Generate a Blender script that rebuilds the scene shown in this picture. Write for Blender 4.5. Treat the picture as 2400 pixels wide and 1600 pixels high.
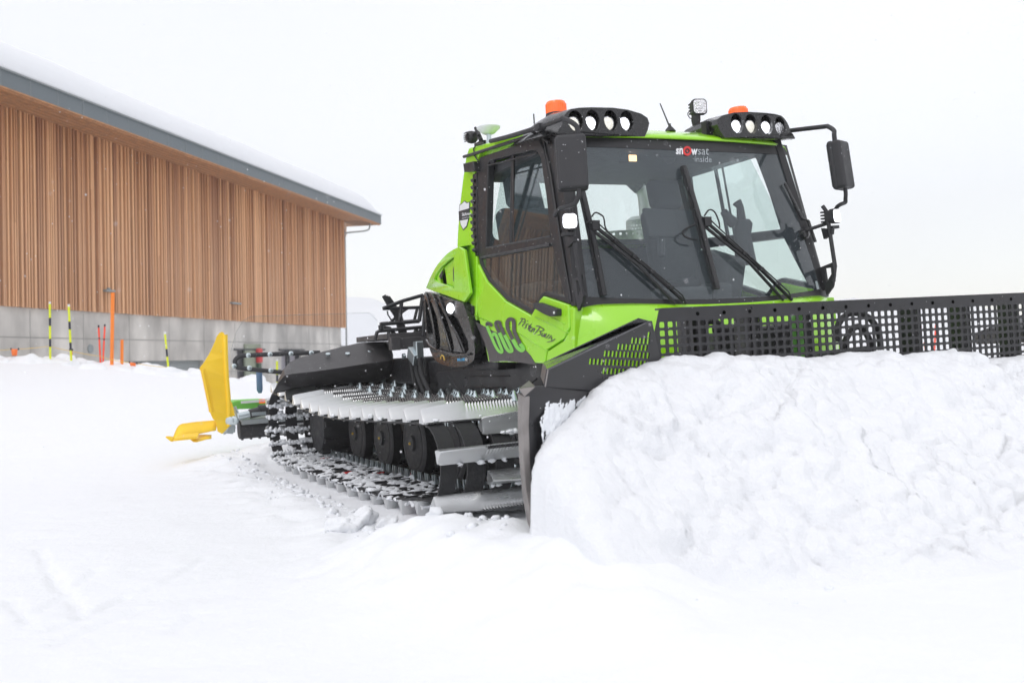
import bpy, math, random
import numpy as np
from mathutils import Vector, Matrix, Euler
from mathutils.geometry import tessellate_polygon
random.seed(7); RNG = np.random.RandomState(11)
for o in list(bpy.data.objects): bpy.data.objects.remove(o)
SC = bpy.context.scene
COL = SC.collection
# ------------------------------------------------------------------ frames
# the vehicle has its own frame: x forward, y to its left, z up, in metres.  R takes it to the lens, C0 is the lens in it.
F = 2333.0
R = np.array([[0.43121760281012084, 0.900287817577294, -0.059440933275021576],
              [-0.0328618669727471, -0.0501654379242599, -0.9982001435268041],
              [-0.9016493091694563, 0.4323948130583669, 0.007952918612790849]])
C0 = np.array([6.10447178, -4.54168, 1.16346341])
UP = np.array([0.00957959, 0.038104, 0.99922786]); UP /= np.linalg.norm(UP)
AX = np.array([1., 0, 0]) - UP[0] * UP; AX /= np.linalg.norm(AX)
AY = np.cross(UP, AX)
W = np.array([AX, AY, UP])                    # vehicle frame -> world
def at(p, ax, v):                             # a point of the survey photo on a plane of the vehicle frame
    d = R.T @ np.array([(p[0] - 1200) / F, (p[1] - 800) / F, 1.])
    i = 'xyz'.index(ax); return C0 + d * ((v - C0[i]) / d[i])
def crop(x0, y0, s): return lambda x, y: (x0 + x / s, y0 + y / s)
c1 = crop(1050, 200, 3.92); c2 = crop(1400, 200, 3.618); c3 = crop(950, 540, 4.3556); c4 = crop(1300, 500, 3.618)
c6 = crop(350, 650, 3.92); c8 = crop(1850, 650, 4.276); d1 = crop(1850, 280, 3.733); d4 = crop(1180, 800, 3.267)
d8 = crop(860, 560, 5.058); k4 = crop(1340, 380, 4.613); k6 = crop(860, 780, 5.345); k3 = crop(1100, 740, 9.8); k7 = crop(380, 760, 5.228)
# ------------------------------------------------------------------ camera
cam = bpy.data.cameras.new('camera'); camo = bpy.data.objects.new('camera', cam); COL.objects.link(camo)
cw = W @ C0
Rc = W @ R.T @ np.diag([1., -1., -1.])
camo.matrix_world = Matrix([list(Rc[i]) + [cw[i]] for i in range(3)] + [[0, 0, 0, 1]])
cam.sensor_width = 36; cam.lens = F * 36 / 2400; cam.clip_start = .05; cam.clip_end = 3000
cam.dof.use_dof = True; cam.dof.focus_distance = 8.0; cam.dof.aperture_fstop = 2.2
SC.camera = camo
# ------------------------------------------------------------------ world, sun, exposure
SUN_EL, SUN_AZ = math.radians(52), math.radians(70)
wd = bpy.data.worlds.new('World'); SC.world = wd; wd.use_nodes = True
nt = wd.node_tree; nt.nodes.clear()
out = nt.nodes.new('ShaderNodeOutputWorld')
sky = nt.nodes.new('ShaderNodeTexSky'); sky.sky_type = 'NISHITA'; sky.sun_disc = False
sky.sun_elevation = SUN_EL; sky.sun_rotation = math.pi / 2 - SUN_AZ
b1 = nt.nodes.new('ShaderNodeBackground'); b1.inputs[1].default_value = .05
nt.links.new(sky.outputs[0], b1.inputs[0])
b2 = nt.nodes.new('ShaderNodeBackground'); b2.inputs[1].default_value = .93      # the snow cloud over everything
tc = nt.nodes.new('ShaderNodeTexCoord'); nz = nt.nodes.new('ShaderNodeTexNoise'); nz.inputs['Scale'].default_value = 1.1; nz.inputs['Detail'].default_value = 2
cr = nt.nodes.new('ShaderNodeValToRGB'); cr.color_ramp.elements[0].position = .3; cr.color_ramp.elements[0].color = (.88, .865, .88, 1)
cr.color_ramp.elements[1].position = .62; cr.color_ramp.elements[1].color = (1.0, .965, .935, 1)
nt.links.new(tc.outputs['Generated'], nz.inputs['Vector']); nt.links.new(nz.outputs[0], cr.inputs[0]); nt.links.new(cr.outputs[0], b2.inputs[0])
ad = nt.nodes.new('ShaderNodeAddShader')
nt.links.new(b1.outputs[0], ad.inputs[0]); nt.links.new(b2.outputs[0], ad.inputs[1]); nt.links.new(ad.outputs[0], out.inputs[0])
sl = bpy.data.lights.new('sun', 'SUN'); sl.energy = .5; sl.angle = math.radians(20); sl.color = (1, .97, .93)
so = bpy.data.objects.new('sun', sl); COL.objects.link(so)
sd = Vector((math.cos(SUN_EL) * math.cos(SUN_AZ - math.pi / 2 - .6), math.cos(SUN_EL) * math.sin(SUN_AZ - math.pi / 2 - .6), math.sin(SUN_EL)))
so.rotation_euler = sd.to_track_quat('Z', 'Y').to_euler()
sky.sun_rotation = math.pi / 2 - math.atan2(sd.y, sd.x)
SC.view_settings.view_transform = 'Standard'; SC.view_settings.look = 'None'; SC.view_settings.exposure = .235; SC.view_settings.gamma = 1
SC.render.engine = 'CYCLES'
SC.cycles.max_bounces = 8; SC.cycles.transparent_max_bounces = 16
# ------------------------------------------------------------------ materials
MATS = {}
def mat(name, base, rough=.5, metal=0., coat=0., spec=.5, var=0., vscale=8., bump=0., bscale=60., emit=None, est=0., stretch=None, dust=0.):
    m = bpy.data.materials.new(name); m.use_nodes = True; n = m.node_tree.nodes; l = m.node_tree.links
    p = n['Principled BSDF']; p.inputs['Base Color'].default_value = (*base, 1); p.inputs['Roughness'].default_value = rough
    p.inputs['Metallic'].default_value = metal; p.inputs['Coat Weight'].default_value = coat; p.inputs['Coat Roughness'].default_value = .04
    p.inputs['Specular IOR Level'].default_value = spec
    if emit: p.inputs['Emission Color'].default_value = (*emit, 1); p.inputs['Emission Strength'].default_value = est
    if var or bump or dust:
        t = n.new('ShaderNodeTexCoord'); mp = n.new('ShaderNodeMapping'); l.new(t.outputs['Object'], mp.inputs[0])
        if stretch: mp.inputs['Scale'].default_value = stretch
    if var:
        q = n.new('ShaderNodeTexNoise'); q.inputs['Scale'].default_value = vscale; q.inputs['Detail'].default_value = 6; l.new(mp.outputs[0], q.inputs['Vector'])
        r = n.new('ShaderNodeMapRange'); r.inputs[1].default_value = .3; r.inputs[2].default_value = .7; r.inputs[3].default_value = 1 - var; r.inputs[4].default_value = 1 + var
        l.new(q.outputs[0], r.inputs[0])
        x = n.new('ShaderNodeMix'); x.data_type = 'RGBA'; x.blend_type = 'MULTIPLY'; x.inputs[0].default_value = 1; x.inputs[6].default_value = (*base, 1)
        l.new(r.outputs[0], x.inputs[7]); l.new(x.outputs[2], p.inputs['Base Color'])
        r2 = n.new('ShaderNodeMapRange'); r2.inputs[1].default_value = .3; r2.inputs[2].default_value = .7; r2.inputs[3].default_value = max(rough - .1, .02); r2.inputs[4].default_value = min(rough + .12, 1)
        l.new(q.outputs[0], r2.inputs[0]); l.new(r2.outputs[0], p.inputs['Roughness'])
    if dust:                                   # specks of fresh snow lying on the surface
        v = n.new('ShaderNodeTexVoronoi'); v.inputs['Scale'].default_value = 24; v.inputs['Randomness'].default_value = 1; l.new(mp.outputs[0], v.inputs['Vector'])
        lt = n.new('ShaderNodeMath'); lt.operation = 'LESS_THAN'; lt.inputs[1].default_value = dust; l.new(v.outputs['Distance'], lt.inputs[0])
        x2 = n.new('ShaderNodeMix'); x2.data_type = 'RGBA'; x2.inputs[7].default_value = (.8, .82, .85, 1); l.new(lt.outputs[0], x2.inputs[0])
        if var: l.new(x.outputs[2], x2.inputs[6])
        else: x2.inputs[6].default_value = (*base, 1)
        l.new(x2.outputs[2], p.inputs['Base Color'])
    if bump:
        q2 = n.new('ShaderNodeTexNoise'); q2.inputs['Scale'].default_value = bscale; q2.inputs['Detail'].default_value = 8; l.new(mp.outputs[0], q2.inputs['Vector'])
        b = n.new('ShaderNodeBump'); b.inputs['Strength'].default_value = bump; b.inputs['Distance'].default_value = .02; l.new(q2.outputs[0], b.inputs['Height']); l.new(b.outputs[0], p.inputs['Normal'])
    MATS[name] = m; return m
GREEN = mat('lime paint', (.33, .74, .012), .28, coat=.8, var=.03, vscale=3)
DGREEN = mat('decal green', (.22, .62, .09), .4, var=.04, vscale=5)
BLACK = mat('black frame', (.017, .017, .019), .42, var=.12, vscale=20, dust=.07)
GLOSS = mat('gloss black', (.012, .012, .013), .26, coat=.25, var=.1, vscale=15, dust=.06)
DECAL = mat('dark graphic film', (.055, .052, .056), .35, coat=.3, var=.1, vscale=15)
SATIN = mat('satin black steel', (.02, .02, .023), .33, var=.2, vscale=5, dust=.05)
MATTE = mat('matt black plastic', (.030, .030, .033), .6, var=.1, vscale=12, bump=.15, bscale=180, dust=.06)
GREYP = mat('grey black steel', (.06, .058, .06), .45, var=.1, vscale=8, dust=.06)
RUB = mat('black rubber', (.014, .014, .016), .62, var=.3, vscale=18, bump=.25, bscale=70)
ALU = mat('aluminium', (.60, .61, .615), .30, metal=.85, var=.05, vscale=6, bump=.02, bscale=40, stretch=(3, .3, 3))
STEEL = mat('zinc steel', (.55, .62, .64), .3, metal=.9)
EDGE = mat('worn blade edge', (.27, .25, .24), .36, metal=.8, var=.35, vscale=5)
YEL = mat('yellow plastic', (.97, .64, .03), .45, var=.04, vscale=4, bump=.05, bscale=30)
ORL = mat('orange lens', (.95, .14, .02), .25, coat=.5, emit=(1, .16, .02), est=.35)
WHITE = mat('white plastic', (.75, .76, .78), .4)
LIT = mat('lit lamp glass', (.9, .9, .95), .2, emit=(.93, .95, 1), est=3)
def _lit():
    n = LIT.node_tree.nodes; l = LIT.node_tree.links; t = n.new('ShaderNodeTexCoord'); v = n.new('ShaderNodeTexVoronoi'); v.inputs['Scale'].default_value = 42; l.new(t.outputs['Object'], v.inputs['Vector'])
    r = n.new('ShaderNodeMapRange'); r.inputs[1].default_value = .1; r.inputs[2].default_value = .75; r.inputs[3].default_value = 4.; r.inputs[4].default_value = .45; l.new(v.outputs['Distance'], r.inputs[0]); l.new(r.outputs[0], n['Principled BSDF'].inputs['Emission Strength'])
_lit()
DIML = mat('half lit lamp glass', (.7, .7, .66), .15, metal=.6, emit=(1, .97, .85), est=.55, bump=1., bscale=90)
CHROME = mat('lamp reflector', (.8, .8, .82), .12, metal=1., bump=1., bscale=60)
WARM = mat('warm cabin lamp', (.9, .7, .5), .3, emit=(1, .62, .3), est=2)
CONC = mat('concrete', (.54, .515, .48), .85, var=.34, vscale=.7, bump=.2, bscale=25, stretch=(1.6, 1, .8))
FASC = mat('grey roof sheet', (.13, .155, .17), .55, var=.06, vscale=.6)
GATE = mat('grey gate steel', (.26, .285, .29), .5, var=.05)
DARK = mat('dark opening', (.03, .032, .036), .5, var=.2)
SOFF = mat('soffit boards', (.42, .2, .085), .7, var=.22, vscale=6)
GUT = mat('galvanised gutter', (.33, .34, .34), .4, metal=.6, var=.1)
PGREY = mat('pale pipe', (.42, .40, .46), .6, var=.05)
SGREEN = mat('stake yellow green', (.72, .80, .02), .5, var=.05)
SORG = mat('pole orange', (.95, .25, .03), .55, var=.06, vscale=4)
SRED = mat('pole red', (.95, .10, .05), .5, var=.05)
SBLK = mat('stake black', (.02, .022, .04), .5, var=.1)
RED = mat('red plastic', (.62, .03, .03), .5, var=.05)
BLUE = mat('blue strap', (.10, .17, .30), .55, var=.06)
LBLUE = mat('light blue print', (.05, .4, .75), .5)
YPR = mat('yellow print', (.75, .5, .08), .5)
INT = mat('cabin trim', (.06, .063, .068), .7, var=.15, vscale=12)
SEATM = mat('seat fabric', (.045, .047, .052), .85, bump=.3, bscale=120, var=.1)
PERF = mat('exhaust shield', (.45, .47, .45), .4, metal=.4, var=.1)
GLOVE = mat('dark green cover', (.14, .42, .07), .45, var=.1)
def snow_mat(name, fine=30., strength=.35, dist=.02, tint=(.86, .875, .90), sss=0.):
    m = bpy.data.materials.new(name); m.use_nodes = True; n = m.node_tree.nodes; l = m.node_tree.links
    p = n['Principled BSDF']; p.inputs['Base Color'].default_value = (*tint, 1); p.inputs['Roughness'].default_value = .8
    p.inputs['Specular IOR Level'].default_value = .25
    if sss:
        p.inputs['Subsurface Weight'].default_value = sss; p.inputs['Subsurface Radius'].default_value = (.05, .09, .12); p.inputs['Subsurface Scale'].default_value = .6
    t = n.new('ShaderNodeTexCoord')
    a = n.new('ShaderNodeTexNoise'); a.inputs['Scale'].default_value = fine; a.inputs['Detail'].default_value = 10; a.inputs['Roughness'].default_value = .65; l.new(t.outputs['Object'], a.inputs['Vector'])
    b = n.new('ShaderNodeBump'); b.inputs['Strength'].default_value = strength; b.inputs['Distance'].default_value = dist
    l.new(a.outputs[0], b.inputs['Height']); l.new(b.outputs[0], p.inputs['Normal'])
    return m
SNOW = snow_mat('snow', 14, .45, .03)
SNOWP = snow_mat('pushed snow', 30, .8, .02)
SNOWR = snow_mat('roof snow', 3, .3, .05)
CRUMB = snow_mat('snow crumbs', 60, .5, .01, tint=(.84, .86, .89))
def glass(name, tint, ior=1.5, sky_veil=.0):
    m = bpy.data.materials.new(name); m.use_nodes = True; n = m.node_tree.nodes; l = m.node_tree.links; n.clear()
    o = n.new('ShaderNodeOutputMaterial'); mx = n.new('ShaderNodeMixShader'); tr = n.new('ShaderNodeBsdfTransparent'); tr.inputs[0].default_value = (*tint, 1)
    g = n.new('ShaderNodeBsdfGlossy'); g.inputs['Roughness'].default_value = .0; g.inputs[0].default_value = (.95, .98, 1, 1)
    lw = n.new('ShaderNodeLayerWeight'); lw.inputs[0].default_value = .5; pw = n.new('ShaderNodeMath'); pw.operation = 'POWER'; pw.inputs[1].default_value = 4.5; l.new(lw.outputs['Facing'], pw.inputs[0])
    f0 = ((ior - 1) / (ior + 1)) ** 2; fr = n.new('ShaderNodeMath'); fr.operation = 'MULTIPLY_ADD'; fr.inputs[1].default_value = .85; fr.inputs[2].default_value = f0; l.new(pw.outputs[0], fr.inputs[0])
    l.new(fr.outputs[0], mx.inputs[0]); l.new(tr.outputs[0], mx.inputs[1]); l.new(g.outputs[0], mx.inputs[2])
    if sky_veil:  # bluish diffuse veil: reflected sky and snow haze put into the glass colour
        d = n.new('ShaderNodeBsdfDiffuse'); d.inputs[0].default_value = (.55, .68, .78, 1); m2 = n.new('ShaderNodeMixShader'); m2.inputs[0].default_value = sky_veil
        l.new(mx.outputs[0], m2.inputs[1]); l.new(d.outputs[0], m2.inputs[2]); l.new(m2.outputs[0], o.inputs[0])
    else: l.new(mx.outputs[0], o.inputs[0])
    return m
WSG = glass('windscreen glass', (.90, .95, .94), 1.62, .055)
SDG = glass('side glass', (.88, .94, .92), 1.62, .02)
BKG = glass('rear glass', (.95, .975, .965), 1.4, .01)
CLR = glass('clear plastic flap', (.975, .98, .985), 1.10, .008)
# wood battens: tone per batten from the mesh's own attribute
def wood_mat():
    m = bpy.data.materials.new('larch battens'); m.use_nodes = True; n = m.node_tree.nodes; l = m.node_tree.links
    p = n['Principled BSDF']; p.inputs['Roughness'].default_value = .75
    a = n.new('ShaderNodeAttribute'); a.attribute_name = 'tone'; t = n.new('ShaderNodeTexCoord'); mp = n.new('ShaderNodeMapping'); mp.inputs['Scale'].default_value = (30, 30, 1.2)
    l.new(t.outputs['Object'], mp.inputs[0]); q = n.new('ShaderNodeTexNoise'); q.inputs['Scale'].default_value = 1; q.inputs['Detail'].default_value = 6; l.new(mp.outputs[0], q.inputs['Vector'])
    ad = n.new('ShaderNodeMath'); ad.operation = 'MULTIPLY_ADD'; ad.inputs[1].default_value = .55; l.new(q.outputs[0], ad.inputs[0]); l.new(a.outputs['Fac'], ad.inputs[2])
    r = n.new('ShaderNodeValToRGB'); e = r.color_ramp.elements
    e[0].position = .25; e[0].color = (.34, .13, .045, 1); e[1].position = 1.1; e[1].color = (.84, .47, .225, 1)
    x = r.color_ramp.elements.new(.65); x.color = (.54, .245, .095, 1)
    l.new(ad.outputs[0], r.inputs[0])
    # weathering, plus snow bounce light and eave shade put into the colour; paler low
    sp = n.new('ShaderNodeSeparateXYZ'); l.new(t.outputs['Object'], sp.inputs[0])
    mr = n.new('ShaderNodeMapRange'); mr.inputs[1].default_value = 6.9; mr.inputs[2].default_value = 3.2; mr.inputs[3].default_value = 0; mr.inputs[4].default_value = .40; l.new(sp.outputs[2], mr.inputs[0])
    mx = n.new('ShaderNodeMix'); mx.data_type = 'RGBA'; mx.inputs[7].default_value = (.84, .55, .36, 1); l.new(mr.outputs[0], mx.inputs[0]); l.new(r.outputs[0], mx.inputs[6])
    l.new(mx.outputs[2], p.inputs['Base Color']); return m
WOOD = wood_mat()
BACKB = mat('dark backing boards', (.10, .04, .02), .85, var=.15)
# ------------------------------------------------------------------ mesh helpers
class MB:
    def __init__(s): s.v = []; s.f = []; s.m = []
    def add(s, vs, fs, mi=0):
        b = len(s.v); s.v += [tuple(map(float, q)) for q in vs]; s.f += [tuple(b + i for i in f) for f in fs]; s.m += [mi] * len(fs); return s
    def box(s, c, h, rot=None, mi=0):
        c = Vector(c); vs = []
        for sx in (-1, 1):
            for sy in (-1, 1):
                for sz in (-1, 1):
                    q = Vector((sx * h[0], sy * h[1], sz * h[2])); q = rot @ q if rot is not None else q; vs.append(c + q)
        return s.add(vs, [(0, 1, 3, 2), (4, 6, 7, 5), (0, 4, 5, 1), (2, 3, 7, 6), (0, 2, 6, 4), (1, 5, 7, 3)], mi)
    def tube(s, pts, r, seg=8, mi=0, cap=True, closed=False):
        pts = [Vector(p) for p in pts]; n = len(pts); rr = r if hasattr(r, '__len__') else [r] * n
        t0 = (pts[1] - pts[0]).normalized(); a = t0.orthogonal().normalized(); vs = []; prev = t0
        for i, p in enumerate(pts):
            if closed: t = (pts[(i + 1) % n] - pts[i - 1]).normalized()
            else: t = ((pts[min(i + 1, n - 1)] - pts[max(i - 1, 0)])).normalized()
            q = prev.rotation_difference(t); a = q @ a; a = (a - t * a.dot(t)).normalized(); b = t.cross(a); prev = t
            for k in range(seg):
                g = 2 * math.pi * k / seg; vs.append(p + (a * math.cos(g) + b * math.sin(g)) * rr[i])
        fs = []
        for i in range(n if closed else n - 1):
            j = (i + 1) % n
            for k in range(seg):
                k2 = (k + 1) % seg; fs.append((i * seg + k, i * seg + k2, j * seg + k2, j * seg + k))
        if cap and not closed: fs.append(tuple(range(seg))[::-1]); fs.append(tuple((n - 1) * seg + k for k in range(seg)))
        return s.add(vs, fs, mi)
    def lathe(s, c, axis, prof, seg=24, mi=0):      # prof: (distance along axis, radius)
        ax = Vector(axis).normalized(); a = ax.orthogonal().normalized(); b = ax.cross(a); c = Vector(c); vs = []
        for d, r in prof:
            for k in range(seg):
                g = 2 * math.pi * k / seg; vs.append(c + ax * d + (a * math.cos(g) + b * math.sin(g)) * r)
        fs = [(i * seg + k, i * seg + (k + 1) % seg, (i + 1) * seg + (k + 1) % seg, (i + 1) * seg + k) for i in range(len(prof) - 1) for k in range(seg)]
        if prof[0][1] > 1e-6: fs.append(tuple(range(seg))[::-1])
        if prof[-1][1] > 1e-6: fs.append(tuple((len(prof) - 1) * seg + k for k in range(seg)))
        return s.add(vs, fs, mi)
    def plate(s, outer, fn, t0, t1, holes=(), mi=0):  # 2D outline with holes, fn(a,b,depth) -> 3D, depth from t0 (face) to t1 (back)
        loops = [[Vector((a, b, 0)) for a, b in outer]] + [[Vector((a, b, 0)) for a, b in h] for h in holes]
        tri = tessellate_polygon(loops); flat = [p for lp in loops for p in lp]; n = len(flat)
        vs = [fn(p.x, p.y, t0) for p in flat] + [fn(p.x, p.y, t1) for p in flat]
        fs = [tuple(t) for t in tri] + [tuple(n + i for i in t[::-1]) for t in tri]
        o = 0
        for lp in loops:
            k = len(lp); fs += [(o + i, o + (i + 1) % k, n + o + (i + 1) % k, n + o + i) for i in range(k)]; o += k
        return s.add(vs, fs, mi)
    def grid(s, rows, mi=0, closed=False):
        nr, nc = len(rows), len(rows[0]); vs = [p for r in rows for p in r]
        fs = [(i * nc + j, i * nc + (j + 1) % nc, (i + 1) * nc + (j + 1) % nc, (i + 1) * nc + j) for i in range(nr - 1) for j in range(nc if closed else nc - 1)]
        return s.add(vs, fs, mi)
    def loft(s, secs, mi=0, cap=True):              # closed sections
        s.grid(secs, mi, True)
        if cap:
            s.add(secs[0], [tuple(range(len(secs[0])))[::-1]], mi); s.add(secs[-1], [tuple(range(len(secs[-1])))], mi)
        return s
def link(name, mb, mats, parent=None, smooth=0, bevel=0, seg=2, solid=0):
    me = bpy.data.meshes.new(name); me.from_pydata(mb.v, [], mb.f)
    mats = mats if isinstance(mats, (list, tuple)) else [mats]
    for m in mats: me.materials.append(m)
    if len(mats) > 1: me.polygons.foreach_set('material_index', mb.m)
    me.validate()
    import bmesh
    bm = bmesh.new(); bm.from_mesh(me); bmesh.ops.remove_doubles(bm, verts=bm.verts, dist=1e-5); bmesh.ops.recalc_face_normals(bm, faces=bm.faces)
    bm.to_mesh(me); bm.free()
    if smooth:
        me.polygons.foreach_set('use_smooth', [True] * len(me.polygons))
        if smooth < 180:
            me.set_sharp_from_angle(angle=math.radians(smooth))
    o = bpy.data.objects.new(name, me); COL.objects.link(o)
    if solid: q = o.modifiers.new('solid', 'SOLIDIFY'); q.thickness = solid
    if bevel: q = o.modifiers.new('bevel', 'BEVEL'); q.width = bevel; q.segments = seg; q.limit_method = 'ANGLE'; q.angle_limit = math.radians(35); q.harden_normals = False
    if parent is not None: o.parent = parent
    return o
def tag(o, label=None, cat=None, group=None, kind=None):
    if label: o['label'] = label
    if cat: o['category'] = cat
    if group: o['group'] = group
    if kind: o['kind'] = kind
    return o
def empty(name, loc=(0, 0, 0), parent=None, mw=None):
    o = bpy.data.objects.new(name, None); COL.objects.link(o); o.location = loc; o.empty_display_size = .2
    if mw is not None: o.matrix_world = mw
    if parent is not None: o.parent = parent
    return o
def copy_part(o, parent, mirror=False):
    c = o.copy(); COL.objects.link(c); c.parent = parent
    if mirror: c.matrix_local = Matrix.Diagonal((1, -1, 1, 1)) @ o.matrix_local
    for ch in [q for q in bpy.data.objects if q.parent == o and q != c]:
        copy_part(ch, c)
    return c
def arc(cx, cy, r, a0, a1, n, ry=None):
    return [(cx + r * math.cos(math.radians(a0 + (a1 - a0) * i / n)), cy + (ry or r) * math.sin(math.radians(a0 + (a1 - a0) * i / n))) for i in range(n + 1)]
def rrect(x0, y0, x1, y1, r, n=3):
    return arc(x1 - r, y0 + r, r, -90, 0, n) + arc(x1 - r, y1 - r, r, 0, 90, n) + arc(x0 + r, y1 - r, r, 90, 180, n) + arc(x0 + r, y0 + r, r, 180, 270, n)
def smooth_path(pts, n=6):                     # Catmull-Rom through points
    P = [np.array(p, float) for p in pts]; P = [2 * P[0] - P[1]] + P + [2 * P[-1] - P[-2]]; o = []
    for i in range(1, len(P) - 2):
        for k in range(n):
            t = k / n; o.append(.5 * ((2 * P[i]) + (-P[i - 1] + P[i + 1]) * t + (2 * P[i - 1] - 5 * P[i] + 4 * P[i + 1] - P[i + 2]) * t * t + (-P[i - 1] + 3 * P[i] - 3 * P[i + 1] + P[i + 2]) * t ** 3))
    o.append(P[-2]); return o
# vectorised value noise
_T = RNG.rand(256, 256)
def vnoise(x, y):
    xi = np.floor(x).astype(int); yi = np.floor(y).astype(int); fx = x - xi; fy = y - yi; fx = fx * fx * (3 - 2 * fx); fy = fy * fy * (3 - 2 * fy)
    g = lambda a, b: _T[a % 256, b % 256]
    return (g(xi, yi) * (1 - fx) + g(xi + 1, yi) * fx) * (1 - fy) + (g(xi, yi + 1) * (1 - fx) + g(xi + 1, yi + 1) * fx) * fy
def fbm(x, y, o=4, ridged=False):
    s = 0; a = .5; n = 0
    for i in range(o):
        q = vnoise(x * 2 ** i + 17.3 * i, y * 2 ** i + 9.1 * i)
        if ridged: q = 1 - np.abs(2 * q - 1)
        s = s + a * q; n += a; a *= .5
    return s / n
def lumps(x, y, cell, seed=0):                 # rounded cobbles: distance to jittered points
    x = x / cell; y = y / cell; xi = np.floor(x).astype(int); yi = np.floor(y).astype(int); best = np.full(x.shape, 9.)
    for dx in (-1, 0, 1):
        for dy in (-1, 0, 1):
            a = xi + dx; b = yi + dy
            px = a + _T[(a + seed) % 256, b % 256]; py = b + _T[(b + seed * 3) % 256, (a + 71) % 256]; s = .6 + .8 * _T[(a * 7 + 3) % 256, (b + seed) % 256]
            best = np.minimum(best, np.hypot(x - px, y - py) / s)
    return np.clip(1 - best ** 2, 0, 1)
def voro(x, y, cell, seed=0):                  # nearest and second nearest cell, and a random number for the cell
    x = x / cell; y = y / cell; xi = np.floor(x).astype(int); yi = np.floor(y).astype(int); f1 = np.full(x.shape, 9.); f2 = np.full(x.shape, 9.); cid = np.zeros(x.shape); tx = np.zeros(x.shape); ty = np.zeros(x.shape)
    for dx in (-1, 0, 1):
        for dy in (-1, 0, 1):
            a = xi + dx; b = yi + dy; px = a + _T[(a + seed) % 256, b % 256]; py = b + _T[(b + seed * 3) % 256, (a + 71) % 256]; d = np.hypot(x - px, y - py)
            n1 = d < f1; f2 = np.where(n1, f1, np.minimum(f2, d)); cid = np.where(n1, _T[(a * 5 + seed) % 256, (b * 3 + 7) % 256], cid); tx = np.where(n1, x - px, tx); ty = np.where(n1, y - py, ty); f1 = np.where(n1, d, f1)
    return f1, f2, cid, tx, ty
def h3(a, b, c, k=0): return _T[(a + 57 * (c % 256) + k) % 256, (b + 131 * (c % 256) + 3 * k) % 256]
def vn3(P):
    I = np.floor(P).astype(int); f = P - I; f = f * f * (3 - 2 * f); o = 0
    for dx in (0, 1):
        for dy in (0, 1):
            for dz in (0, 1): o = o + h3(I[..., 0] + dx, I[..., 1] + dy, I[..., 2] + dz) * np.where(dx, f[..., 0], 1 - f[..., 0]) * np.where(dy, f[..., 1], 1 - f[..., 1]) * np.where(dz, f[..., 2], 1 - f[..., 2])
    return o
def fbm3(P, o=4):
    s_ = 0; a = .5; n = 0
    for i in range(o): s_ = s_ + a * vn3(P * 2 ** i + 13.7 * i); n += a; a *= .5
    return s_ / n
def worley3(P, seed=0):
    I = np.floor(P).astype(int); f1 = np.full(P.shape[:-1], 9.); f2 = f1.copy(); cid = np.zeros(f1.shape)
    for dx in (-1, 0, 1):
        for dy in (-1, 0, 1):
            for dz in (-1, 0, 1):
                a, b, c = I[..., 0] + dx, I[..., 1] + dy, I[..., 2] + dz
                d = np.sqrt((P[..., 0] - a - h3(a, b, c, seed)) ** 2 + (P[..., 1] - b - h3(a, b, c, seed + 11)) ** 2 + (P[..., 2] - c - h3(a, b, c, seed + 29)) ** 2)
                n1 = d < f1; f2 = np.where(n1, f1, np.minimum(f2, d)); cid = np.where(n1, h3(a, b, c, seed + 47), cid); f1 = np.where(n1, d, f1)
    return f1, f2, cid
# ================================================================== THE SNOW GROOMER
root = empty('snow_groomer', mw=Matrix([list(W[i]) + [0] for i in range(3)] + [[0, 0, 0, 1]]))
tag(root, 'lime green snow groomer with black blade and aluminium tracks pushing a heap of snow', 'snow groomer')
def hit(p, P0, N):
    d = R.T @ np.array([(p[0] - 1200) / F, (p[1] - 800) / F, 1.]); P0 = np.array(P0, float); N = np.array(N, float)
    return C0 + d * (((P0 - C0) @ N) / (d @ N))
NS = np.array([0, -1, .076]); NS = NS / np.linalg.norm(NS)
def S(x, z, d): return (x, -(1.15 - (z - 1.45) * .076 + d), z)           # right side wall, d outwards
def onside(p, d=0.): return hit(p, S(0, 1.45, d), NS)
def xz(p): q = onside(p); return (q[0], q[2])
def ws(u, v, off=0.):
    w = 1.145 * (1 - v) + 1.055 * v; zb = 1.375 + .07 * u * u; zt = 2.668 + .02 * u * u
    return Vector((.08 - .27 * v + (.22 - .10 * v) * (1 - abs(u) ** 2.6) + off, u * (w + off * .3), zb + (zt - zb) * v + off * .2))
def onws(p, off=0.):
    x = .15
    for _ in range(12):
        q = at(p, 'x', x); v = (q[2] - 1.38) / 1.29; w = 1.145 * (1 - v) + 1.055 * v; u = max(-1, min(1, q[1] / w)); x = ws(u, v).x + off
    return Vector(at(p, 'x', x))
# --- side pieces ----------------------------------------------------
pil = [(-1.80, 2.93), (-1.86, 2.86), (-1.92, 2.70), (-1.985, 2.48), (-2.03, 2.23), (-2.04, 2.12), (-2.0, 1.89), (-1.91, 1.71), (-1.8, 1.58), (-1.69, 1.49), (-1.6, 1.42), (-1.585, 1.57),
       (-1.60, 1.95), (-1.665, 2.2), (-1.68, 2.69), (-1.57, 2.835), (-.5, 2.77), (-.37, 2.70), (-.45, 2.80), (-1.2, 2.87)]
b = MB(); b.plate(pil, S, .02, -.05)
pillar = link('side_pillar', b, GREEN, root, bevel=.012, seg=3)
fc = [(.045, 1.425), (.06, 1.28), (-.03, 1.205), (-.28, 1.135), (-.32, 1.03), (.02, .97), (.11, .97), (.115, 1.425)]
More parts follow.
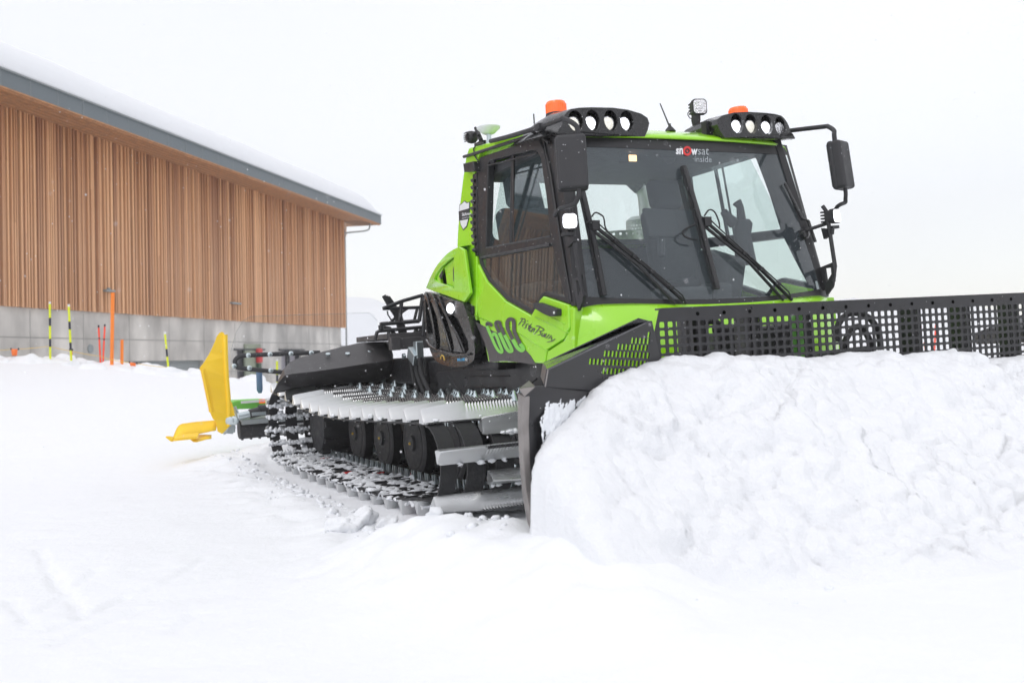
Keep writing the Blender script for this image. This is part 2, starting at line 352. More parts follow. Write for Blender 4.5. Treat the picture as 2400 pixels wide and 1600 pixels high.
# front body: wraps from one door to the other
rows = []
for z, xf, xc, wy in ((1.425, .245, .04, 1.155), (1.40, .30, .06, 1.165), (1.25, .38, .09, 1.175), (1.08, .42, .11, 1.19), (.92, .40, .10, 1.19), (.84, .34, .05, 1.17)):
    r = []
    for k in range(33):
        u = -1 + 2 * k / 32; a = abs(u); x = xc + (xf - xc) * (1 - a ** 5); r.append((x, u * wy, z + (.02 * u * u if z > 1.3 else 0)))
    r = [(xc - .12, -wy, r[0][2])] + r + [(xc - .12, wy, r[-1][2])]
    rows.append(r)
b = MB(); b.grid(rows); front = link('front_body', b, GREEN, root, smooth=40, solid=.02)
b = MB(); b.plate(fc, S, .028, -.05); link('corner_panel', b, GREEN, front, bevel=.012, seg=3)
b = MB(); b.plate(fc, lambda x, z, d: (x, -S(x, z, d)[1], z), .028, -.05); link('corner_panel', b, GREEN, front, bevel=.012, seg=3)
# door (black frame with two panes over a green skin)
door_out = [(-1.575, 1.97), (-1.625, 2.2), (-1.64, 2.69), (-1.56, 2.80), (-.53, 2.735), (-.46, 2.71), (-.385, 2.62), (-.235, 2.22), (-.075, 1.80), (.03, 1.455), (-.36, 1.545), (-.42, 1.52), (-.56, 1.415), (-1.01, 1.555), (-1.37, 1.74), (-1.55, 1.90)]
upw = [(-1.42, 2.02), (-1.39, 2.71), (-1.36, 2.735), (-.56, 2.655), (-.49, 2.63), (-.435, 2.57), (-.34, 2.27), (-.27, 1.975), (-.28, 1.965)]
low = [(-1.50, 1.93), (-.245, 1.90), (-.15, 1.70), (-.05, 1.51), (-.34, 1.575), (-.40, 1.565), (-.565, 1.455), (-1.00, 1.59), (-1.33, 1.76), (-1.47, 1.87)]
b = MB(); b.plate(door_out, S, .016, -.045, [upw, low]); door = link('door', b, BLACK, root, bevel=.008, seg=2)
b = MB(); b.plate(upw, lambda x, z, d: S(x, z, d - (z - 2.0) * .16), -.010, -.014); b.add([S(-.9, 2.0, .004), S(-.93, 2.7, .004), S(-.96, 2.7, .004), S(-.93, 2.0, .004)], [(0, 1, 2, 3)], 1)
link('sliding_window', b, [SDG, BLACK], door)
b = MB(); b.plate(low, S, .008, .004); link('lower_window', b, SDG, door)
b = MB(); b.tube([S(-1.5, 1.945, .02), S(-.26, 1.905, .02)], .012, 6); b.tube([S(-1.41, 2.015, .012), S(-.27, 1.965, .012)], .009, 6); b.tube([S(-1.40, 2.70, .012), S(-.5, 2.62, .012)], .007, 6)
b.tube([S(-.985, 2.0, -.01), S(-1.0, 2.69, -.03)], .018, 6); link('window_rail', b, BLACK, door)
skin = [(-1.55, 1.895), (-1.37, 1.735), (-1.01, 1.55), (-.56, 1.41), (-.42, 1.515), (-.36, 1.54), (.03, 1.45), (.045, 1.29), (-.045, 1.215), (-.295, 1.145), (-.335, 1.045), (-.6, 1.055), (-1.33, 1.07), (-1.36, 1.14), (-1.455, 1.31), (-1.52, 1.42), (-1.575, 1.50), (-1.59, 1.9)]
b = MB(); b.plate(skin, S, .026, -.05)
sk = link('door_skin', b, GREEN, door, bevel=.014, seg=3)
# creases of the pressed skin
b = MB()
for a0, a1, w in ((k3(130, 0), k3(1080, 370), 3), (k3(1080, 370), k3(1800, 800), 3), (k3(1500, 20), k3(2300, 400), 3), (k3(1890, 40), k3(2200, 185), 4)):
    P = [np.array(onside(a0, .028)), np.array(onside(a1, .028))]; b.tube([P[0], (P[0] * .5 + P[1] * .5), P[1]], .004, 5)
link('skin_crease', b, GREEN, door, smooth=180)
b = MB(); pts = [xz(c3(*q)) for q in ((1395, 735), (1440, 735), (1630, 800), (1630, 870), (1560, 875), (1500, 850), (1395, 790))]
b.plate(pts, S, .075, .02); hd = link('door_handle', b, MATTE, door, bevel=.012, seg=3)
b = MB(); q = onside(c3(1521, 838), .08); b.lathe(q, (0, -1, 0), [(0, .010), (.006, .009)], 10); link('lock_cylinder', b, WHITE, door)
b = MB(); b.plate([xz(c3(*q)) for q in ((708, 768), (730, 768), (732, 855), (706, 850))], S, .04, .01); link('hinge', b, BLACK, door, bevel=.004)
b = MB(); b.plate([xz(c1(*q)) for q in ((205, 722), (300, 700), (312, 790), (215, 800))], S, .07, .01); link('hinge', b, BLACK, door, bevel=.006)
# a pillar
ap = [(.035, 1.44), (-.065, 1.8), (-.225, 2.22), (-.375, 2.62), (-.45, 2.72), (-.53, 2.75), (-.5, 2.79), (-.38, 2.765), (-.175, 2.70), (-.07, 2.25), (.025, 1.8), (.10, 1.44)]
b = MB(); b.plate(ap, S, .010, -.06)
b.tube([S(-.40, 2.72, .01), S(-.26, 2.40, .02), S(-.1, 1.9, .02), S(.045, 1.47, .012)], .012, 6)
apil = link('windscreen_pillar', b, BLACK, root, bevel=.006)
# door louvres behind the hinge side
b = MB(); b.plate([(-1.70, 2.68), (-1.70, 2.23), (-1.625, 1.97), (-1.575, 1.97), (-1.60, 2.2), (-1.61, 2.68)], S, .022, .0)
for i in range(11):
    z = 2.62 - i * .06; x = -1.665 if z > 2.25 else -1.665 + (2.25 - z) * .20
    b.box(S(x, z, .03), (.034, .012, .014), Euler((.5, .25, 0)).to_matrix())
louv = link('pillar_louvre', b, BLACK, root, bevel=.004)
# gutter rail over the door, rain strip
b = MB(); b.tube([S(-1.88, 2.87, .03), S(-1.6, 2.845, .035), S(-.52, 2.765, .035), S(-.43, 2.74, .035), S(-.27, 2.65, .03)], .014, 8); gut = link('door_gutter', b, BLACK, root, smooth=60)
# mirror these to the other side
for o in (pillar, door, apil, louv, gut): copy_part(o, root, True)
# --- decals on the right side only ------------------------------------
def boundary(x):                                 # edge of the dark film in k3 crop coordinates
    P = [(210, 130), (370, 205), (540, 300), (850, 445), (1100, 595), (1210, 650), (1330, 740), (1480, 900), (1600, 1100)]
    return np.interp(x, [a for a, c in P], [c for a, c in P])
film = [(205, 130), (370, 210), (540, 305), (850, 450), (1100, 600), (1210, 655), (1330, 740), (1480, 900), (1600, 1100), (1640, 1125), (1300, 1075), (1000, 1040), (850, 1030), (540, 1060), (500, 850), (420, 600)]
b = MB(); b.plate([xz(k3(*q)) for q in film], S, .0300, .0245); link('dark_film', b, DECAL, door)
def stroke(b, pts, w, K, d, close=False, mi=None, taper=None, n=6):
    pts = [np.array(p, float) for p in pts]
    if close: pts = pts + [pts[0], pts[1]]
    sp = smooth_path(pts, n)
    if close: sp = sp[:-n]
    L = len(sp); lft = []; rgt = []
    for i, p in enumerate(sp):
        t = sp[min(i + 1, L - 1)] - sp[max(i - 1, 0)]; t = t / (np.linalg.norm(t) + 1e-9); nn = np.array([-t[1], t[0]])
        ww = w * (taper(i / (L - 1)) if taper else 1) / 2; lft.append(p + nn * ww); rgt.append(p - nn * ww)
    for i in range(L - 1):
        c = (lft[i] + rgt[i + 1]) / 2; m = mi if mi is not None else (0 if c[1] < boundary(c[0]) else 1)
        b.add([onside(K(*lft[i]), d), onside(K(*lft[i + 1]), d), onside(K(*rgt[i + 1]), d), onside(K(*rgt[i]), d)], [(0, 1, 2, 3)], m)
b = MB()
stroke(b, [(868, 230), (868, 150), (900, 90), (950, 76), (1005, 100), (1022, 170), (1024, 340), (1085, 480), (1170, 640), (1233, 735), (1228, 785), (1180, 788), (1110, 735), (1050, 640), (960, 470), (885, 310)], 84, k3, .0335, True, n=5)
stroke(b, [(607, 200), (610, 155), (650, 138), (695, 160), (712, 225), (790, 400), (895, 600), (972, 770), (965, 812), (905, 805), (845, 730), (765, 560), (640, 290)], 76, k3, .0335, True, n=5)
stroke(b, [(520, 235), (470, 185), (415, 172), (402, 200), (430, 300), (520, 510), (600, 690), (670, 800), (730, 835), (752, 800), (690, 640), (630, 480), (590, 415), (550, 420), (535, 470)], 66, k3, .0335, n=5)
link('model_number', b, [DECAL, DGREEN], door)
b = MB(); T = lambda t: .45 + .75 * math.sin(math.pi * min(1, t * .9 + .1))
for s_ in ([(1165, 65), (1210, 60), (1285, 75)], [(1230, 60), (1180, 140), (1115, 215)], [(1270, 60), (1275, 130), (1215, 140)], [(1350, 105), (1330, 130)], [(1290, 150), (1240, 195), (1205, 245)],
           [(1365, 175), (1310, 200), (1300, 230), (1290, 270), (1245, 290)], [(1430, 185), (1370, 250), (1335, 320)], [(1340, 220), (1410, 235)], [(1400, 290), (1430, 260), (1400, 260), (1370, 320), (1380, 350), (1430, 320)],
           [(1465, 270), (1430, 340), (1405, 385)], [(1440, 320), (1500, 290), (1480, 340), (1465, 375)], [(1525, 235), (1600, 240), (1700, 300)], [(1620, 260), (1560, 340), (1480, 425)], [(1640, 265), (1705, 310), (1680, 345), (1600, 350)],
           [(1600, 350), (1640, 380), (1620, 430), (1560, 440)], [(1690, 390), (1660, 440), (1680, 470), (1735, 400)], [(1735, 400), (1715, 470), (1700, 490)], [(1775, 400), (1740, 460), (1735, 500)], [(1840, 420), (1790, 480), (1750, 515)], [(1890, 440), (1850, 490), (1800, 530)],
           [(1900, 480), (1880, 530), (1900, 560)], [(1975, 525), (1900, 575), (1775, 603)]):
    stroke(b, s_, 20, k3, .029, taper=T, mi=0, n=4)
link('script_lettering', b, DECAL, door)
def text2d(body, shear=0., bold=0.):
    cu = bpy.data.curves.new('t', 'FONT'); cu.body = body; cu.shear = shear; cu.offset = bold; cu.resolution_u = 2
    o = bpy.data.objects.new('t', cu); COL.objects.link(o); dg = bpy.context.evaluated_depsgraph_get(); me = o.evaluated_get(dg).to_mesh()
    v = [(q.co.x, q.co.y) for q in me.vertices]; f = [tuple(p.vertices) for p in me.polygons]; o.evaluated_get(dg).to_mesh_clear(); bpy.data.objects.remove(o); bpy.data.curves.remove(cu)
    return v, f
def put_text(b, body, q, surf, mi=0, shear=0., bold=0.):  # q: four photo points  lower left, lower right, upper right, upper left of the x-height box
    v, f = text2d(body, shear, bold); xs = [a for a, c in v]; x0, x1 = min(xs), max(xs); ys = [c for a, c in v]; h = max(ys); y0 = min(0, min(ys)) * 0
    q = [np.array(p, float) for p in q]; o = []
    for a, c in v:
        u = (a - x0) / (x1 - x0); w = (c - y0) / (h - y0); p = (q[0] * (1 - u) + q[1] * u) * (1 - w) + (q[3] * (1 - u) + q[2] * u) * w; o.append(surf(p))
    b.add(o, f, mi)
# shield sticker
sh = [c1(*q) for q in ((175, 1060), (150, 1085), (126, 1100), (122, 1160), (126, 1230), (140, 1290), (163, 1332), (195, 1300), (212, 1240), (222, 1160), (224, 1070), (200, 1078))]
b = MB(); cx = np.mean([p[0] for p in sh]); cy = np.mean([p[1] for p in sh])
b.plate([xz(p) for p in sh], S, .024, .0205); b.plate([xz((cx + (p[0] - cx) * .9, cy + (p[1] - cy) * .93)) for p in sh], S, .0258, .0243, mi=1)
b.plate([xz(c1(*q)) for q in ((124, 1158), (220, 1130), (212, 1228), (127, 1245))], S, .0275, .0262)
put_text(b, 'SkiArena', [c1(128, 1202), c1(210, 1188), c1(212, 1160), c1(128, 1172)], lambda p: onside(p, .029), 1, bold=.02)
put_text(b, 'ANDERMATT+SEDRUN', [c1(128, 1228), c1(210, 1214), c1(210, 1204), c1(128, 1216)], lambda p: onside(p, .029), 1)
link('shield_sticker', b, [DARK, WHITE], root)
# --- roof --------------------------------------------------------------
rows = []
for x, ze, zc, wy in ((-.165, 2.685, 2.672, 1.035), (-.20, 2.715, 2.70, 1.045), (-.33, 2.765, 2.775, 1.05), (-.5, 2.79, 2.82, 1.045), (-.9, 2.83, 2.87, 1.035), (-1.4, 2.87, 2.915, 1.03), (-1.75, 2.92, 2.965, 1.02), (-1.83, 2.90, 2.95, 1.0), (-1.9, 2.8, 2.85, .98)):
    r = []
    for k in range(25):
        u = -1 + 2 * k / 24; xx = x + (.13 * (1 - abs(u) ** 2.6) if x > -.25 else (.07 * (1 - u * u) if x > -.4 else 0)); r.append((xx, u * wy * .985, ze + (zc - ze) * (1 - u ** 4) + (-.02 if k in (0, 24) else 0)))
    r = [(r[0][0], -wy - .005, r[0][2] - .05)] + r + [(r[-1][0], wy + .005, r[-1][2] - .05)]
    rows.append(r)
b = MB(); b.grid(rows); roof = link('roof', b, GREEN, root, smooth=50, solid=.015)
# --- windscreen ----------------------------------------------------------
NU, NV = 40, 14
b = MB(); b.grid([[ws(-1 + 2 * i / NU, j / NV) for i in range(NU + 1)] for j in range(NV + 1)]); wsc = link('windscreen', b, WSG, root, smooth=180)
b = MB()
def band(us, vs, off=.004, mi=0): b.grid([[ws(u, v, off) for u in us] for v in vs], mi)
ul = [-1 + 2 * i / NU for i in range(NU + 1)]
band(ul, [-.012, .012, .03, .048]); band(ul, [.93, .955, .98, 1.0]); band([-1.0, -.985, -.955, -.93], [j / 20 for j in range(21)]); band([.965, .985, 1.0], [j / 20 for j in range(21)])
link('black_border', b, BLACK, wsc, smooth=180)
b = MB()
put_text(b, 'sn', [c2(665, 582), c2(727, 584), c2(727, 530), c2(667, 536)], lambda p: onws(p, .006), 0, bold=.035)
put_text(b, 'w', [c2(795, 588), c2(850, 588), c2(850, 540), c2(795, 540)], lambda p: onws(p, .006), 0, bold=.035)
put_text(b, 'sat', [c2(852, 588), c2(945, 590), c2(948, 535), c2(852, 532)], lambda p: onws(p, .006), 1, bold=.005)
put_text(b, '·inside', [c2(810, 648), c2(970, 655), c2(970, 605), c2(810, 600)], lambda p: onws(p, .006), 1)
cc = np.array([763, 557.]); r0 = [(20, 22), (37, 41)]
ring = [[onws(c2(cc[0] + rx * math.cos(t), cc[1] + ry * math.sin(t)), .007) for t in [2 * math.pi * k / 24 for k in range(24)]] for rx, ry in r0]
b.grid(ring, 2, True); b.add([onws(c2(cc[0] + 8 * math.cos(t), cc[1] + 9 * math.sin(t)), .007) for t in [2 * math.pi * k / 12 for k in range(12)]], [tuple(range(12))], 2)
b.plate([(0, 0), (1, 0), (1, 1), (0, 1)], lambda a, c, d: onws(np.array(c4(2208, 575)) * (1 - a) * (1 - c) + np.array(c4(2225, 650)) * (1 - a) * c + np.array(c4(2280, 635)) * a * c + np.array(c4(2255, 565)) * a * (1 - c), .008 + d), 0, -.002, mi=0)
link('windscreen_lettering', b, [WHITE, mat('grey print', (.35, .38, .40), .5), RED], wsc)
# --- wipers ---------------------------------------------------------------
def wiper(top, bot, piv, foot1, foot2, hose):
    e = empty('wiper', parent=root)
    a, c = onws(top, .05), onws(bot, .05); b = MB(); b.tube([a, a * .5 + c * .5 + Vector((.015, 0, 0)), c], .017, 6)
    b2 = [onws(top, .025), onws(bot, .025)]; b.tube([b2[0] + Vector((0, -.02, 0)), b2[1] + Vector((0, -.02, 0))], [.019, .019], 4)
    nn = 8
    for i in range(nn): b.box(a.lerp(c, (i + .5) / nn) + Vector((-.01, -.008, 0)), (.014, .016, .010))
    link('wiper_blade', b, MATTE, e)
    b = MB(); p = onws(piv, .07); f1 = onws(foot1, .04); f2 = onws(foot2, .04)
    b.tube([p, p.lerp(f1, .5) + Vector((.03, 0, 0)), f1], .014, 8); b.tube([p + Vector((0, -.02, -.03)), p.lerp(f2, .5) + Vector((.03, 0, 0)), f2], .013, 8)
    b.tube([p + Vector((.02, .015, .02))] + [p.lerp(f1, t) + Vector((.045, .012, 0)) for t in (.1, .3, .5, .7, .9)] + [f1], .006, 6)
    for t in (.2, .4, .6, .8): b.box(p.lerp(f1, t) + Vector((.03, 0, 0)), (.02, .018, .012))
    b.box(p, (.03, .03, .035)); m_ = onws(piv, .05); b.tube([m_ + Vector((0, -.05, .03)), m_ + Vector((0, .02, -.03))], .02, 8)
    link('wiper_arm', b, BLACK, e, bevel=.003)
    b = MB(); b.tube([onws(q, .09) for q in smooth_path([np.array(q) for q in hose], 5)], .006, 6); link('washer_hose', b, RUB, e, smooth=180)
wiper((1366, 446), (1418, 692), (1393, 529), (1609, 711), (1583, 712), [k4(215, 590), k4(260, 545), (1412, 506), k4(350, 620), k4(375, 730), k4(500, 850)])
wiper((1604, 390), (1683, 677), (1655, 520), (1856, 703), (1836, 703), [c4(1270, 20), (1662, 492), (1675, 497), (1685, 520), c4(1400, 120)])
b = MB(); b.tube([onws(q, .06) for q in smooth_path([np.array(c4(1200, 90)), np.array(c4(1100, 140)), np.array(c4(1090, 180)), np.array(c4(1130, 210)), np.array(c4(1210, 225))], 5)], .008, 6); link('cable_loop', b, RUB, wsc, smooth=180)
# --- light bars ---------------------------------------------------------------
def light_bar():
    e = empty('light_bar', parent=root)
    k = crop(1220, 220, 6.918)
    face = [at(k(*q), 'x', -.06)[1:] for q in ((600, 640), (640, 560), (690, 500), (700, 420), (725, 350), (770, 285), (830, 240), (960, 222), (1150, 215), (1500, 222), (1750, 255), (1960, 320), (2060, 390), (2085, 480), (2050, 600), (2000, 700), (1500, 690), (1040, 680))]
    lamps = [(-.986, 2.747), (-.846, 2.757), (-.694, 2.763), (-.556, 2.765)]
    holes = [arc(y + .01, z + .018, .058, 0, 360, 18, .078)[:-1] for y, z in lamps]
    b = MB(); tilt = lambda y, z, d: (-.050 - .10 * (z - 2.7) + d - .25 * max(0, -.9 - y) ** 1.5, y, z)
    b.plate(face, tilt, .0, -.05, holes)
    fr = np.array([tilt(y, z, 0) for y, z in face])
    secs = [fr.tolist()]
    for x, sz, sy, dy in ((-.30, 1.0, 1.0, 0), (-.55, .82, .95, -.01), (-.85, .45, .8, -.03), (-1.15, .10, .55, -.06)):
        zb_ = 2.69 + (-.12 - x) * .10; s_ = []
        for P in fr: s_.append((x + (P[0] + .12) * .3, -.68 + (P[1] + .68) * sy + dy - .03, zb_ + (P[2] - 2.685) * sz))
        secs.append(s_)
    b.loft(secs[0:], cap=False); link('lamp_pod', b, GLOSS, e, smooth=35)
    for i, (y, z) in enumerate(lamps):
        L_ = empty('headlamp', parent=None); bpy.data.objects.remove(L_)
        b = MB(); ax = Vector((1, -.05, -.16)).normalized(); c_ = Vector((-.092, y, z))
        b.lathe(c_ - ax * .05, ax, [(0, .062), (.045, .060), (.052, .055), (.045, .048)], 20, 0)
        b.lathe(c_ - ax * .010, ax, [(0, .055), (.010, .054), (.012, .048)], 24, 2); b.lathe(c_ - ax * .008, ax, [(0, .050), (.010, .047), (.016, .030), (.018, .001)], 24, 1)
        lm = {0: DIML, 1: LIT, 2: DIML, 3: LIT}[i]
        link('headlamp', b, [GLOSS, lm, CHROME], e, smooth=40)
        b = MB(); b.tube([tilt(y + .01 + .064 * math.cos(t), z + .018 + .084 * math.sin(t), -.012) for t in [2 * math.pi * q / 20 for q in range(20)]], .008, 5, closed=True); link('lamp_bezel', b, GLOSS, e, smooth=180)
    b = MB(); b.box((-.22, -.68, 2.76), (.03, .33, .07)); link('pod_lining', b, BLACK, e)
    return e
lb = light_bar(); lb2 = copy_part(lb, root, True)
# the far bar shines differently: lamps one and three are lit, the others half lit
hs = sorted([o for o in bpy.data.objects if o.parent == lb2 and o.name.startswith('headlamp')], key=lambda o: sum(v.co.y for v in o.data.vertices) / len(o.data.vertices))
for i, o in enumerate(hs):
    o.data = o.data.copy(); o.data.materials[1] = (CHROME, LIT, DIML, LIT)[i]
def beacon():
    e = empty('beacon', parent=root); c_ = (-.47, -.905, 2.905)
    b = MB(); b.lathe(c_, (-.03, 0, 1), [(-.05, .082), (0, .082), (.012, .080)], 28); link('beacon_base', b, MATTE, e, smooth=40)
    b = MB(); b.lathe(c_, (-.03, 0, 1), [(.012, .078), (.03, .079), (.085, .076), (.100, .070), (.106, .05), (.108, .0)], 28)
    for k in range(28):
        t = 2 * math.pi * k / 28; b.box((c_[0] + .0785 * math.cos(t), c_[1] + .0785 * math.sin(t), c_[2] + .05), (.0015, .0015, .033), Euler((0, 0, t)).to_matrix())
    link('beacon_lens', b, ORL, e, smooth=40); return e
bc = beacon(); copy_part(bc, root, True)
b = MB(); q = at((1570, 299), 'y', 0.); q2 = at((1547, 243), 'y', 0.); b.tube([q, q * .8 + q2 * .2, q2], [.007, .006, .0045], 8); b.lathe(q, (0, 0, 1), [(-.03, .045), (-.012, .032), (.01, .012), (.03, .008)], 16); link('roof_antenna', b, MATTE, root, smooth=50)
b = MB(); q = at((1252, 287), 'y', -.7); b.tube([q + np.array([0, 0, -.15]), q, q + np.array([0, 0, .07])], .006, 6); link('short_antenna', b, MATTE, root)
# roof work lamp on a stalk
e = empty('roof_work_lamp', parent=root); RL = Euler((0, 0, math.radians(8))).to_matrix(); qa = at((1633, 233), 'x', -.5)
def square_lamp(e, c_, lens, rot, h=.062, dep=.05):
    c_ = Vector(c_); b = MB(); b.plate(rrect(-h, -h, h, h, .03, 5), lambda a, c, d: c_ + rot @ Vector((d, a, c)), .0, -.035)
    b.plate(rrect(-h * .8, -h * .85, h * .8, h * .85, .015, 3), lambda a, c, d: c_ + rot @ Vector((d, a, c)), -.035, -.08)
    for i in range(4): b.box(c_ + rot @ Vector((-.095, 0, -.035 + i * .025)), (.02, h * .75, .006), rot)
    link('lamp_body', b, MATTE, e, bevel=.003)
    b = MB(); b.plate(rrect(-h * .86, -h * .86, h * .86, h * .86, .026, 5), lambda a, c, d: c_ + rot @ Vector((d, a, c)), .006, .001); link('lamp_lens', b, lens, e, bevel=.002)
square_lamp(e, at((1640, 250), 'x', -.45), CHROME, Euler((0, 0, math.radians(-12))).to_matrix(), .064)
b = MB(); p0 = at((1631, 298), 'x', -.5); p1 = at((1631, 268), 'x', -.5); b.tube([p0, p0 * .9 + p1 * .1, p0 * .5 + p1 * .5, p1], [.045, .028, .038, .036], 12); b.lathe(p0, (0, 0, 1), [(-.02, .06), (.0, .05), (.012, .02)], 18)
b.tube(smooth_path([at((1622, 258), 'x', -.52), at((1612, 266), 'x', -.52), at((1616, 276), 'x', -.52), at((1626, 281), 'x', -.5)], 4), .004, 5); link('lamp_stalk', b, MATTE, e, smooth=50)
# satellite receiver and horn
e = empty('satellite_receiver', parent=root); g = Vector(at(c1(372, 400), 'y', -.95))
b = MB(); b.lathe(g, (0, 0, 1), [(-.045, .045), (-.035, .06), (.0, .10), (.014, .103), (.022, .085), (.026, 0)], 28); link('receiver_dome', b, WHITE, e, smooth=40)
b = MB(); b.tube([g + Vector((0, 0, -.15)), g + Vector((0, 0, -.10))], .032, 12); b.tube([g + Vector((0, 0, -.10)), g + Vector((0, 0, -.04))], .02, 12); link('receiver_post', b, STEEL, e, smooth=40)
e = empty('reversing_camera', parent=root); g = Vector(at(c1(213, 478), 'y', -.98))
b = MB(); b.lathe(g + Vector((0, .055, 0)), (0, -1, 0), [(0, .03), (.02, .052), (.05, .056), (.08, .052), (.10, .03), (.105, 0)], 20)
for i in range(5): b.box(g + Vector((0, -.05, -.035 + i * .018)), (.05 - abs(i - 2) * .008, .006, .003))
link('camera_ball', b, BLACK, e, smooth=40)
b = MB(); b.tube([g, g + Vector((.1, .02, .03)), g + Vector((.16, .02, -.06))], .02, 8); b.tube([g + Vector((.1, 0, .06)), g + Vector((.17, .0, -.02))], .014, 6)
b.tube([onside(c1(*q), .03) for q in ((330, 530), (260, 545), (235, 585), (245, 650), (280, 700))], .006, 6); b.box(g + Vector((.18, .03, -.11)), (.08, .05, .03)); link('camera_bracket', b, BLACK, e, smooth=50)
# --- mirrors --------------------------------------------------------------------
def mirror():
    e = empty('wing_mirror', parent=root); c_ = Vector((.30, -1.235, 2.39)); rot = Euler((math.radians(0), math.radians(-4), math.radians(-25))).to_matrix()
    b = MB(); b.box(c_, (.042, .103, .186), rot); b.box(c_ + rot @ Vector((-.042, -.002, 0)), (.026, .107, .190), rot); link('mirror_housing', b, MATTE, e, bevel=.032, seg=5)
    b = MB(); b.box(c_ + rot @ Vector((-.070, 0, 0)), (.002, .09, .165), rot); link('mirror_glass', b, CHROME, e, bevel=.001)
    b = MB(); P = smooth_path([at((1150, 331), 'y', -1.10), at((1200, 318), 'y', -1.12), at((1267, 297), 'y', -1.15), at((1312, 280), 'x', .14), at((1322, 279), 'x', .20), at((1343, 289), 'x', .28), at((1353, 300), 'x', .30), at((1354, 318), 'x', .30)], 4); b.tube(P, .018, 10)
    P = smooth_path([at((1356, 432), 'x', .33), at((1356, 455), 'x', .33), at((1350, 474), 'x', .31), at((1338, 482), 'x', .28), at((1316, 488), 'x', .20), at((1308, 494), 'x', .16), at((1300, 506), 'x', .12)], 4); b.tube(P, .016, 10)
    b.box(at((1266, 298), 'y', -1.16), (.035, .03, .022)); b.tube([at((1240, 303), 'y', -1.15), at((1262, 318), 'y', -1.08)], .012, 6)
    b.tube([(.125, -1.165, 2.10), (.15, -1.18, 2.05), (.20, -1.17, 1.62), (.20, -1.14, 1.50)], .016, 8); b.tube([(.13, -1.19, 1.96), (.02, -1.10, 1.93)], .014, 8)
    b.plate([(.06, 1.62), (.215, 1.65), (.22, 1.55), (.19, 1.46), (.12, 1.40)], lambda x, z, d: (x, -1.155 + d, z), 0, .02, [[(.12, 1.61), (.19, 1.61), (.19, 1.56), (.13, 1.50)]])
    link('mirror_arm', b, MATTE, e, smooth=50)
    f = empty('side_lamp_holder', parent=None); bpy.data.objects.remove(f)
    return e
mi = mirror(); copy_part(mi, root, True)
def side_lamp(lens):
    e = empty('side_work_lamp', parent=root); square_lamp(e, (.205, -1.225, 2.01), lens, Euler((0, 0, math.radians(-18))).to_matrix(), .057)
    b = MB(); b.box((.16, -1.225, 1.925), (.03, .035, .012)); b.plate([(.08, 1.93), (.20, 1.91), (.19, 1.87), (.10, 1.84)], lambda x, z, d: (x, -1.20 + d, z), 0, .03); link('lamp_bracket', b, MATTE, e, bevel=.003)
    return e
sl1 = side_lamp(LIT); copy_part(sl1, root, True)
# small corner camera on the windscreen (far side)
b = MB(); q = onws(c2(1765, 1260), .04); b.lathe(q, (1, .2, 0), [(-.06, .03), (-.02, .045), (.01, .04), (.02, .02)], 14); b.tube([onws(c2(*p), .03) for p in ((1590, 830), (1740, 1130), (1790, 1150), (1850, 1330))], .012, 6); link('corner_camera', b, GLOSS, root, smooth=50)
# --- cabin ------------------------------------------------------------------------
b = MB(); b.plate([(-1.05, 1.2), (1.05, 1.2), (1.06, 2.5), (.98, 2.90), (-.98, 2.90), (-1.06, 2.5)], lambda y, z, d: (-1.90 - (1.9 - z) * .06 * 0 + d, y, z), 0, -.05,
                  [rrect(-.83, 2.14, -.44, 2.74, .06), [(-.35, 2.74), (-.29, 2.42), (-.22, 2.14), (.88, 2.14), (.95, 2.2), (.95, 2.69), (.9, 2.74)]])
rw = link('rear_wall', b, INT, root)
b = MB(); b.box((-1.93, .05, 2.44), (.003, .92, .32)); link('rear_window', b, BKG, rw)
for p_, q_ in (((-1.92, -.80, 2.70), (-1.92, -.46, 2.695)), ((-1.92, -.1, 2.70), (-1.92, .40, 2.695))): b = MB(); b.tube([p_, q_], .006, 5); link('heating_bar', b, DARK, rw)
b = MB(); b.box((-.85, 0, 1.16), (1.05, 1.08, .05)); b.box((-1.1, 0, 2.68), (.75, .99, .035))
b.plate([(-1.85, 1.2), (-1.85, 2.15), (-1.6, 2.15), (-1.55, 1.95), (-1.5, 1.85), (-1.35, 1.72), (-1.0, 1.54), (-.56, 1.4), (-.4, 1.5), (.0, 1.40), (-.1, 1.2)], S, -.055, -.08)
b.plate([(-1.85, 1.2), (-1.85, 2.15), (-1.6, 2.15), (-1.55, 1.95), (-1.5, 1.85), (-1.35, 1.72), (-1.0, 1.54), (-.56, 1.4), (-.4, 1.5), (.0, 1.40), (-.1, 1.2)], lambda x, z, d: (x, -S(x, z, d)[1], z), -.055, -.08)
for mp_ in (S, lambda x, z, d: (x, -S(x, z, d)[1], z)):
    b.plate([(-1.84, 2.86), (-1.97, 2.2), (-1.86, 1.65), (-1.6, 1.45), (-1.55, 2.8)], mp_, -.052, -.07)
    b.plate([(-1.60, 1.45), (-1.60, 1.96), (-1.52, 1.90), (-1.36, 1.765), (-1.01, 1.60), (-.57, 1.47), (-.41, 1.58), (.01, 1.47), (.0, 1.3), (-1.5, 1.3)], mp_, -.047, -.054)
for sgn in (-1, 1):
    b.box((-1.8, sgn * .99, 2.4), (.1, .05, .45))
link('cabin_lining', b, INT, root, bevel=.01)
b = MB(); b.box((-.06, 0, 1.36), (.20, 1.0, .05)); b.box((-.30, 0, 1.28), (.10, .95, .12)); b.box((-.42, .1, 1.45), (.12, .22, .12)); b.box((-.1, .55, 1.42), (.14, .3, .04)); link('dashboard', b, INT, root, bevel=.03, seg=3)
